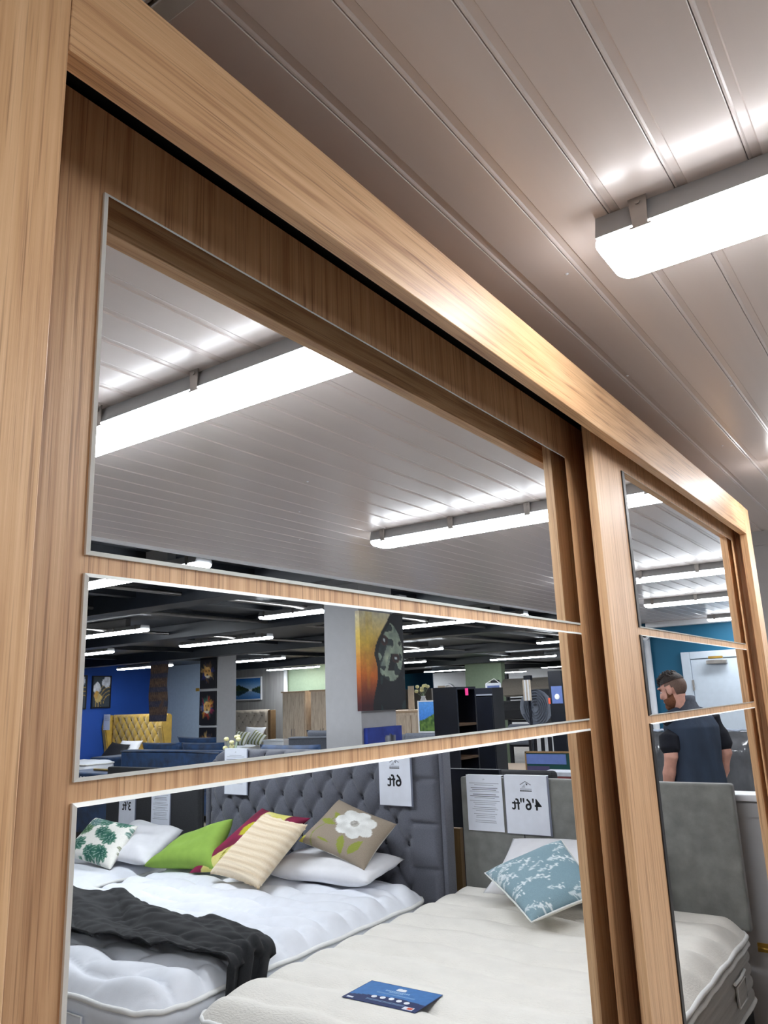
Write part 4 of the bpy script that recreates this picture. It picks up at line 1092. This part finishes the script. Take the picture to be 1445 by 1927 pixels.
# ------------------------------------------------------------------ right of the pillar
def bookcase(label, loc, w, d, h, shelves, open_dir=-1):
    """tall narrow case; side towards -X is solid, open towards +Y"""
    t = thing('bookcase', label, 'bookcase', loc, 0, 'black bookcases')
    part('side', box(0, .025, -d, 0, 0, h), M_BLACK, t); part('side', box(w - .025, w, -d, 0, 0, h), M_BLACK, t); part('back', box(.025, w - .025, -d, -d + .012, 0, h), M_BROWNIN, t)
    part('top', box(.025, w - .025, -d + .012, 0, h - .025, h), M_BLACK, t)
    for k in range(shelves):
        z = .06 + (h - .12) * k / shelves; part('shelf', box(.025, w - .025, -d + .012, 0, z, z + .022), M_BROWNIN, t)
    return t
bookcase('tall black bookcase with a pink sticker, right of the pillar painting', (6.85, -3.30, 0), 0.40, 0.27, 1.705, 5)
cb = thing('tall_cabinet', 'closed tall black cabinet behind the pink-stickered bookcase', 'cabinet', (7.5, -3.38, 0), RZ)
part('carcass', box(-.14, .15, 0, .25, 0, 1.69, .003), M_BLACK, cb); part('cabinet_door', box(-.135, .145, -.015, -.001, .05, 1.60, .003), M_BLACK, cb); part('top_rail', box(-.14, .15, -.02, -.001, 1.61, 1.625), M_INKG, cb); part('plinth', box(-.13, .14, -.01, -.001, 0, .045), M_BLACK, cb)
solo('price_sticker', 'bright pink price sticker at the top of the black bookcase', 'sticker', box(0, .06, 0, .004, 0, .07), M_PINK, (7.02, -3.296, 1.62))
sb = thing('sideboard', 'light oak sideboard with a vase on top, behind the pillar', 'sideboard', (10.3, -5.95, 0), RZ)
part('body', box(-.55, .55, -.25, .25, .08, 1.40, .004), M_LOAK, sb); part('top', box(-.57, .57, -.27, .27, 1.40, 1.435, .004), M_TABLE, sb); part('plinth', box(-.52, .52, -.22, .22, 0, .08), M_BLACK, sb)
for i in (0, 1):
    d = part('cupboard_door', box(-.53 + .535 * i, -.01 + .535 * i, -.268, -.25, .12, 1.36, .003), M_LOAK, sb); part('knob', ball(B(), (-.05 + .1 * i, -.28, .8), .014), M_STEEL, d)
bouquet('vase with yellow and white flowers on the oak sideboard', (10.25, -5.85, 1.435), .2)
for i, (y, z0, w, h) in enumerate(((-6.18, 1.435, .10, .36), (-5.62, 1.435, .12, .34))):
    solo('sample_board', ['left pale sample board standing on the oak sideboard', 'right pale sample board standing on the oak sideboard'][i], 'board', box(-w / 2, w / 2, -.01, .01, 0, h), M_CREAMF, (10.42, y, z0), RZ, 'sample boards')
def f_tree(u, v): return rgbmix((40, 110, 210), (90, 160, 235), v) if v > .35 + .5 * vnoise(u * 5, 2) * (1 - u) else rgbmix((40, 74, 24), (110, 140, 60), vnoise(u * 14, v * 14))
picture('tree_print', 'white-edged print of green trees under a blue sky beside the bookcase', 0.36, 0.36, f_tree, (8.6, -4.68, 1.20), RZ, 36, .02, (0.015, M_WHITE))
tvs = thing('display_easel', 'dark easel carrying the print of green trees', 'easel', (8.76, -4.68, 0), RZ); part('post', box(-.03, .03, -.1, -.07, 0, 1.5), M_BLACK, tvs); part('ledge', box(-.2, .2, -.2, -.1, 1.155, 1.182), M_BLACK, tvs); part('foot', box(-.2, .2, -.2, .2, 0, .03), M_BLACK, tvs)
def chair(label, loc, mat_, h=1.0, rz=RZ, w=.46, slat=0, group='dining chairs'):
    t = thing('dining_chair', label, 'chair', loc, rz, group)
    part('seat', box(-w / 2, w / 2, -.2, .24, .44, .49, .015), mat_, t)
    if slat:
        for s in (-1, 1): part('back_post', box(s * w / 2 - .02, s * w / 2 + .02, -.22, -.18, .45, h), mat_, t)
        part('back_rail', box(-w / 2, w / 2, -.22, -.18, h - .09, h, .005), mat_, t); part('back_rail', box(-w / 2, w / 2, -.215, -.185, .6, .64), mat_, t)
        for i in range(slat): x = -w / 2 + w * (i + 1) / (slat + 1); part('slat', box(x - .02, x + .02, -.21, -.19, .63, h - .08), mat_, t)
    else: part('backrest', box(-w / 2, w / 2, -.24, -.17, .48, h, .03, 3), mat_, t)
    for sx in (-1, 1):
        for sy in (-1, 1): part('leg', box(sx * (w / 2 - .03) - .02, sx * (w / 2 - .03) + .02, sy * .19 - .02, sy * .19 + .02, 0, .45), mat_ if slat else M_BLACK, t)
    return t
chair('grey upholstered chair under the hat canvas', (8.3, -4.96, 0), M_SOFAG, 1.19); chair('grey upholstered chair left of the black bookcase', (8.2, -4.45, 0), M_SOFAG, 1.21, w=.5)
tb2 = thing('dining_table', 'pale wooden dining table behind the grey-green headboard', 'table', (8.9, -3.72, 0), RZ)
part('table_top', box(-.55, .60, -.4, .4, .735, .77, .006), M_TABLE, tb2)
for sx in (-.48, .53):
    for sy in (-.34, .34): part('leg', box(sx - .03, sx + .03, sy - .03, sy + .03, 0, .735), M_WHITE, tb2)
chair('white slatted dining chair at the pale table', (8.24, -3.62, 0), M_WHITE, 1.05, RZ, .40, 3); chair('white dining chair on the far side of the pale table', (10.4, -3.95, 0), M_WHITE, 1.10, RZ + PI, .45, 3)
chair('dark grey curved chair behind the 4\'6\'\'ft sign', (5.9, -2.12, 0), M_CHARF, 1.05, RZ, .62)
db = thing('display_board', 'wood-framed green and lilac display board leaning above the dining table', 'board', (7.5, -2.60, 0.80), RZ)
part('panel', box(-.34, .30, -.01, .01, .0, .235), M_BOARDG, db); part('frame', box(.30, .315, -.015, .015, -.01, .25), M_SAWN, db); part('frame', box(-.34, .315, -.015, .015, .235, .25), M_SAWN, db)
part('printed_band', box(-.12, .30, -.012, -.01, .13, .225), M_LILAC, db); part('printed_band', box(.06, .30, -.012, -.01, 0, .11), mat('plum_print', (66, 58, 92), .5), db)
for i in range(4): part('printed_dot', ball(B(), (-.30 + .055 * i, -.012, .05), .02, 1, .1, 1, 10, 6), M_WHITE, db)
part('prop_leg', box(-.02, .02, .0, .03, -.8, .0), M_BLACK, db); part('prop_foot', box(-.2, .2, -.1, .12, -.8, -.78), M_BLACK, db)
bks = [(7.0, -2.14 - .0, .86)]
sh = thing('book_stand', 'low dark stand under the stacked sample books', 'stand', (6.3, -2.03, 0), RZ); part('top', box(-.16, .16, -.15, .15, .80, .83), M_BLACK, sh); part('post', box(-.05, .05, -.05, .05, .03, .8), M_BLACK, sh); part('foot', box(-.15, .15, -.15, .15, 0, .03), M_BLACK, sh)
bcol = [(206, 190, 180), (60, 70, 84), (214, 214, 220), (122, 60, 62), (196, 200, 210)]
for i, c in enumerate(bcol):
    t = thing('sample_book', ['bottom pale', 'dark grey', 'white', 'maroon', 'topmost light grey'][i] + ' sample book in the stack behind the oak door edge', 'book', (6.3, -2.03, .83 + .032 * i), RZ, 'stacked sample books')
    m_ = mat('book_cover_%d' % i, c, .6); part('cover', box(-.14, .14, -.11, .11, 0, .004), m_, t); part('cover', box(-.14, .14, -.11, .11, .026, .03), m_, t); part('pages', box(-.135, .135, -.105, .10, .004, .026), M_PAPER, t); part('spine', box(-.14, .14, -.114, -.11, 0, .03), m_, t)

# carpet rolls on a rack, with sample stands in front
rk = thing('carpet_rack', 'dark steel rack holding carpet rolls', 'rack', (14.25, -5.80, 0), RZ)
for x in (-.62, .62): part('upright', box(x - .03, x + .03, -.03, .03, 0, 2.0), M_BLACK, rk)
for z in (.62, 1.08, 1.5): part('crossbar', box(-.62, .62, -.03, .03, z, z + .04), M_BLACK, rk)
for i, (z, r, m_, y) in enumerate(((1.73, .17, M_BEIGEC, -5.55), (1.31, .18, M_CHARF, -5.6), (.86, .19, M_GREYC, -5.5))):
    t = thing('carpet_roll', ['beige carpet roll on top of the rack', 'dark carpet roll in the middle of the rack', 'grey carpet roll at the bottom of the rack'][i], 'carpet roll', (14.02, y - .25, z), RZ, 'carpet rolls')
    part('roll', tube(B(), [(-.55, 0, 0), (.55, 0, 0)], r, 20), m_, t); part('flap', box(-.55, .55, -r - .004, -r + .004, -r * .8, 0), m_, t)
t = thing('carpet_roll', 'big grey carpet roll seen end-on at the right of the rack', 'carpet roll', (12.6, -5.1, 1.05), RZ, 'carpet rolls')
bm = B(); sp = []
for k in range(90): a = k * .42; r = .05 + .0034 * k * .42 * 2.2; sp.append((r * math.cos(a) * .75, 0, r * math.sin(a) + .33))
part('spiral', heightgrid(89, 1, lambda u, v: (sp[int(u * 89 + .5)][0], -.02 + .8 * v, sp[int(u * 89 + .5)][2])), M_GREYC, t); part('core', tube(B(), [(0, .02, .33), (0, .78, .33)], .30, 20), M_GREYC, t)
rs = thing('roll_cradle', 'black cradle under the end-on grey roll', 'stand', (12.6, -5.1, 0), RZ); part('block', box(-.2, .2, .05, .7, 0, 1.045), M_BLACK, rs)
for i, (y, z) in enumerate(((-5.42, 1.85), (-4.92, 1.90))):
    t = thing('sample_stand', ['black pole stand with a hanging swatch bag', 'black pole stand with striped swatches'][i], 'stand', (12.0 - .2 * (1 - i), y, 0), RZ, 'swatch stands')
    part('pole', tube(B(), [(0, 0, .02), (0, 0, z)], .022, 10), M_BLACK, t); part('base', cyl(B(), (0, 0, 0), .22, .02, 20), M_BLACK, t); part('head', box(-.06, .06, -.05, .05, z - .08, z, .01), M_BLACK, t)
    if i == 0:
        bg = part('swatch_bag', box(-.14, .14, -.09, -.06, 1.50, 1.80, .01), M_PAPER, t); part('print', box(-.12, .10, -.092, -.09, 1.63, 1.76), M_LILAC, bg); part('lower_band', box(-.135, .135, -.0925, -.09, 1.505, 1.60), M_INKG, bg)
        part('strap', tube(B(), [(-.12, -.075, 1.8), (0, -.03, 1.87), (.12, -.075, 1.8)], .008, 6), M_PIPE, t)
    else:
        for k in range(5): part('swatch', box(-.065 + .027 * k, -.042 + .027 * k, -.075 - .004 * (k % 2), -.055, 1.50, 1.83), [M_CREAMF, M_WHITE][k % 2], t)
dp = thing('display_pillar', 'dark display pillar with a bright photo card at the oak door edge', 'stand', (8.05, -2.74, 0), RZ)
part('pillar', box(-.09, .06, -.1, .1, 0, 1.84, .004), M_BLACK, dp); part('photo_card', box(-.09, .03, -.108, -.1, 1.50, 1.68), M_LILAC, dp); part('photo_spot', ball(B(), (-.03, -.108, 1.57), .03, 1, .1, 1, 10, 6), M_WHITE, dp); part('orange_sticker', box(.05, .075, -.104, -.1, 1.50, 1.56), M_ORANGE, dp)
def f_teal(u, v): return rgbmix((24, 70, 104), (60, 150, 190), math.exp(-((u - .45) / .18) ** 2))
picture('teal_banner', 'long teal banner above the taupe cladding', 2.6, .45, f_teal, (19.88, -12.9, 1.86), RZ, 40, .03)
rm = thing('ring_mirror', 'white ring mirror on the far light wall', 'mirror', (24.39, -13.75, 1.80), RZ)
part('ring', tube(B(), [(.22 * math.cos(k * PI / 14), -.02, .22 * math.sin(k * PI / 14)) for k in range(28)], .035, 8, True), M_WHITE, rm); part('glass', cyl(B(), (0, -.01, 0), .21, .008, 28, 'Y'), M_STEEL, rm)

# ------------------------------------------------------------------ by the teal wall
dr = struct('door_1', box(8.872, 8.9, -1.66, -0.82, 0.01, 1.905), M_DOORW)
part('door_frame', box(8.86, 8.9, -1.755, -1.665, 0, 1.985, .004), M_DOORW, dr); part('door_frame', box(8.86, 8.9, -.815, -.725, 0, 1.985, .004), M_DOORW, dr); part('door_frame', box(8.86, 8.9, -1.664, -.816, 1.91, 1.985, .004), M_DOORW, dr)
part('hinge', box(8.852, 8.872, -1.668, -1.650, 1.58, 1.69), M_STEEL, dr); part('hinge', box(8.852, 8.872, -1.668, -1.650, .4, .51), M_STEEL, dr)
cl = part('door_closer', box(8.80, 8.872, -1.49, -1.29, 1.845, 1.885, .006), M_STEEL, dr); part('closer_arm', box(8.79, 8.83, -1.46, -1.32, 1.90, 1.925, .004), M_GOLD, cl)
part('door_handle', tube(B(), [(8.872, -.90, 1.0), (8.82, -.90, 1.0), (8.82, -1.02, 1.0)], .01, 8), M_STEEL, dr)

def wrapped(label, loc, w, h, d, m_, seed):
    """upright mattress in crinkled plastic"""
    t = thing('wrapped_mattress', label, 'mattress', loc, RZ, 'wrapped mattresses by the teal wall'); rr = random.Random(seed)
    def fr(u, v):
        x = -w / 2 + w * u; z = h * v; e = min(u, 1 - u, v, 1 - v) * 9; e = min(1, e)
        return (x, -d * (.6 + .4 * e) - .03 * vnoise(u * 5 + seed, v * 3 + 2 * u) * e, z)
    bm = heightgrid(24, 24, fr); part('wrapped_front', bm, m_, t)
    part('body', box(-w / 2 + .004, w / 2 - .004, -d * .6, 0, 0, h, .01), m_, t)
    part('top_seal', tube(B(), [(-w / 2 + w * k / 10, -d * .62 + .006 * (k % 2), h + .006 + .006 * ((k * 7) % 3)) for k in range(11)], .012, 6), M_WRAPW, t)
    return t
wrapped('dark mattress wrapped in clear plastic, behind the person on the right', (7.7, -1.10, 0), .40, 1.222, .16, M_PLASTIC, 1)
wrapped('dark mattress wrapped in clear plastic, left of the person', (7.7, -1.68, 0), .34, 1.225, .16, M_PLASTIC, 4)
wrapped('pale mattress wrapped in clear plastic at the right door edge', (7.72, -0.80, 0), .19, 1.235, .16, M_WRAPW, 7)
solo('red_box', 'small red box between the person and the left wrapped mattress', 'box', box(-.04, .04, -.04, .04, 0, .05, .004), mat('red_card', (196, 40, 44), .5), (7.62, -1.60, 1.245), RZ)
kn = thing('drawer_pull', 'small brass pull on the grey half wall', 'handle', (4.352, -.36, .40), RZ); part('plate', box(-.03, .03, -.003, 0, -.02, .02, .001), M_GOLD, kn); part('grip', tube(B(), [(-.025, -.002, .0), (-.02, -.02, .0), (.02, -.02, 0), (.025, -.002, 0)], .005, 6), M_GOLD, kn)

# ------------------------------------------------------------------ the person
def remesh(bm, name, m_, voxel=.011, smooth=6):
    me = to_mesh(name, bm, m_); o = bpy.data.objects.new(name, me); COL.objects.link(o)
    r = o.modifiers.new('r', 'REMESH'); r.mode = 'VOXEL'; r.voxel_size = voxel
    s = o.modifiers.new('s', 'SMOOTH'); s.iterations = smooth; s.factor = .5
    dg = bpy.context.evaluated_depsgraph_get(); dg.update()
    out = bpy.data.meshes.new_from_object(o.evaluated_get(dg)); bpy.data.objects.remove(o)
    out.materials.clear(); out.materials.append(m_); out.polygons.foreach_set('use_smooth', [True] * len(out.polygons))
    return out
def ell(c, rx, ry, n=20, ax=None, ay=None):
    c = Vector(c); ax = Vector(ax or (1, 0, 0)).normalized(); ay = Vector(ay or (0, 1, 0)).normalized()
    return [c + ax * (rx * math.cos(2 * PI * k / n)) + ay * (ry * math.sin(2 * PI * k / n)) for k in range(n)]
def limb(bm, pts, rs, n=14):
    """closed tapering tube with round ends"""
    pts = [Vector(p) for p in pts]
    ex = [pts[0] + (pts[0] - pts[1]).normalized() * rs[0] * .7] + pts + [pts[-1] + (pts[-1] - pts[-2]).normalized() * rs[-1] * .7]
    rr = [rs[0] * .45] + list(rs) + [rs[-1] * .45]
    tube(bm, ex, rr, n)
# torso frame: facing -Y, left hand +X; turned so that the person faces away from the beds and towards -Y
man = thing('person', 'person with dark hair and beard in a slate blue gilet, seen from behind, looking down', 'person', (6.2, -1.03, 0), 0)
def rotz(p, a): c, s = math.cos(a), math.sin(a); return Vector((p[0] * c - p[1] * s, p[0] * s + p[1] * c, p[2]))
def TR(p): return rotz(p, .66)
HC = Vector((-0.01, -0.115, 1.60))
def HR(p):
    x, y, z = p; a = math.radians(20)      # chin down
    y, z = y * math.cos(a) - z * math.sin(a), y * math.sin(a) + z * math.cos(a)
    return HC + rotz((x, y, z), .26)
def tball(bm, fn, c, rx, ry, rz, seg=20, rings=14, keep=None):
    q = bmesh.ops.create_uvsphere(bm, u_segments=seg, v_segments=rings, radius=1.0); dead = []
    for v in q['verts']:
        p = Vector((c[0] + v.co.x * rx, c[1] + v.co.y * ry, c[2] + v.co.z * rz))
        if keep and not keep(p): dead.append(v)
        v.co = fn(p)
    for f in {f for v in q['verts'] for f in v.link_faces}: f.smooth = True
    if dead: bmesh.ops.delete(bm, geom=dead, context='VERTS')
RINGS = [(.86, .160, .112, 0), (.95, .168, .12, 0), (1.08, .158, .112, 0), (1.22, .182, .122, -.015), (1.33, .198, .122, -.03), (1.40, .175, .10, -.045), (1.445, .105, .075, -.055), (1.475, .062, .062, -.06)]
def torso(bm, grow=0.0, z0=.86, z1=1.5, flare=0.0):
    rr = []
    for z, rx, ry, dy in RINGS:
        if z0 <= z <= z1:
            g = grow + flare * max(0, 1.10 - z)
            rr.append([TR(p) for p in ell((0, dy, z), rx + g, ry + g, 28)])
    loft(bm, rr)
def arm_pts(s): return [(s * .185, -.035, 1.385), (s * .215, -.01, 1.27), (s * .238, .015, 1.13), (s * .236, -.03, 1.02), (s * .222, -.085, .90)]
body = B()
torso(body)
for s in (-1, 1):
    limb(body, [TR(p) for p in arm_pts(s)], [.058, .054, .050, .048, .031])
    w = Vector((s * .222, -.085, .90)); d = Vector((-s * .02, -.10, -.16)).normalized()
    limb(body, [TR(w), TR(w + d * .05), TR(w + d * .085)], [.027, .034, .032])
    for k in range(4):
        o0 = w + d * .09 + Vector((0, (k - 1.5) * .019, (k - 1.5) * -.006)); ln = (.062, .072, .068, .052)[k]
        limb(body, [TR(o0), TR(o0 + d * ln * .5), TR(o0 + d * ln + Vector((-s * .022, 0, 0)))], [.0098, .009, .008], 8)
    t0 = w + d * .03 + Vector((-s * .01, -.03, 0)); limb(body, [TR(t0), TR(t0 + Vector((-s * .012, -.028, -.02))), TR(t0 + Vector((-s * .02, -.04, -.052)))], [.012, .0105, .009], 8)
    limb(body, [TR(p) for p in ((s * .088, 0, .90), (s * .095, -.01, .70), (s * .098, -.015, .48), (s * .10, .02, .30), (s * .10, .03, .09))], [.092, .078, .058, .055, .04])
    limb(body, [TR(p) for p in ((s * .10, .05, .045), (s * .11, -.06, .045), (s * .12, -.15, .035))], [.04, .042, .032])
limb(body, [TR((0, -.06, 1.44)), Vector((-.005, -.075, 1.50)), HR((0, .02, -.04))], [.062, .058, .056])
tball(body, HR, (0, .014, .034), .075, .096, .088); tball(body, HR, (0, -.035, -.035), .062, .068, .088); tball(body, HR, (0, -.072, -.095), .036, .032, .03)
limb(body, [HR((0, -.094, .03)), HR((0, -.112, -.008)), HR((0, -.116, -.022))], [.009, .013, .014], 10)
tball(body, HR, (0, -.086, .045), .055, .018, .014); tball(body, HR, (0, -.099, -.058), .024, .012, .012)
for s in (-1, 1): tball(body, HR, (s * .078, .012, -.008), .011, .024, .034); tball(body, HR, (s * .045, -.075, -.02), .02, .02, .02)
bo = part('body', remesh(body, 'body', M_SKIN, .0065, 5), None, man)
eye = B(); iris = B()
for s in (-1, 1): tball(eye, HR, (s * .031, -.0830, .012), .009, .006, .005, 12, 8); tball(iris, HR, (s * .031, -.0880, .011), .004, .003, .004, 10, 6)
part('eyes', eye, M_WHITE, man); part('irises', iris, M_INK, man)
hair = B()
tball(hair, HR, (0, .014, .045), .0795, .1005, .086, 40, 28, lambda p: p.z > .052 and p.y > -.085 + max(0, .10 - p.z) * .8)
tball(hair, HR, (0, -.012, .110), .060, .074, .027, 24, 14)
rh = random.Random(3)
for k in range(150):
    a, q = rh.uniform(-.06, .06), rh.uniform(-.068, .08); z0 = .045 + .086 * math.sqrt(max(.02, 1 - (a / .08) ** 2 - ((q - .014) / .1) ** 2))
    limb(hair, [HR((a, q, z0 - .004)), HR((a + rh.uniform(-.006, .006), q - .008, z0 + .012)), HR((a + rh.uniform(-.012, .012), q - rh.uniform(.006, .022), z0 + rh.uniform(.010, .024)))], [.006, .005, .0025], 5)
part('hair', hair, M_HAIR, man)
fade = B(); tball(fade, HR, (0, .018, .020), .0785, .099, .088, 36, 24, lambda p: p.y > -.028 and -.058 < p.z < .062 and not (abs(p.x) > .05 and -.02 < p.y < .035 and p.z < .022)); part('clipped_hair', fade, M_FADE, man)
beard = B(); tball(beard, HR, (0, -.034, -.048), .0665, .076, .084, 36, 24, lambda p: (p.z < -.045 + .55 * max(0, p.y + .06)) and p.y < .02 and not (p.z > -.072 and p.y < -.09)); tball(beard, HR, (0, -.074, -.098), .041, .037, .034, 20, 12)
for s in (-1, 1): limb(beard, [HR((s * .064, -.012, .015)), HR((s * .063, -.018, -.04))], [.008, .012], 8)
part('beard', beard, M_BEARD, man)
bw = B()
for s in (-1, 1): limb(bw, [HR((s * .014, -.092, .033)), HR((s * .045, -.080, .036))], [.005, .004], 6)
part('eyebrows', bw, M_HAIR, man)
sh = B(); torso(sh, .010, .9, 1.46)
for s in (-1, 1): A = arm_pts(s); limb(sh, [TR(p) for p in (A[0], A[1], (s * .234, .006, 1.185))], [.073, .074, .072], 18)
part('shirt', remesh(sh, 'shirt', M_NAVY, .008, 3), None, man)
gl = B(); torso(gl, .024, .86, 1.45, .05)
for s in (-1, 1): limb(gl, [TR((s * .08, -.05, 1.435)), TR((s * .165, -.04, 1.402))], [.045, .052], 14)
part('gilet', remesh(gl, 'gilet', M_GILET, .008, 3), None, man)
co = B(); rr = []
for z, r, dy in ((1.415, .098, -.05), (1.46, .082, -.06), (1.50, .074, -.072), (1.535, .078, -.082), (1.53, .068, -.082), (1.48, .066, -.07)): rr.append([TR(p) for p in ell((0, dy + .012, z), r, r * .98, 24)])
rr = [[v + Vector((0, 0, .03 * max(0, (v - TR((0, -.06, v.z))).dot(Vector((-.72, .69, 0))) / .08))) for v in r] for r in rr]
loft(co, rr, cap=False); part('collar', co, M_COLLAR, man, True)
tr = B(); rr = [[TR(p) for p in ell((0, 0, z), rx, ry, 24)] for z, rx, ry in ((.84, .165, .118), (.93, .172, .125), (1.0, .168, .122))]; loft(tr, rr)
for s in (-1, 1): limb(tr, [TR(p) for p in ((s * .088, 0, .88), (s * .095, -.01, .70), (s * .098, -.015, .48), (s * .10, .02, .30), (s * .10, .03, .10))], [.102, .09, .072, .068, .062])
part('trousers', remesh(tr, 'trousers', M_TROUS, .01, 3), None, man)
for s in (-1, 1):
    b_ = B(); limb(b_, [TR(p) for p in ((s * .10, .055, .048), (s * .11, -.06, .045), (s * .12, -.155, .038))], [.046, .048, .038], 14); part('shoe', b_, M_BLACK, man)
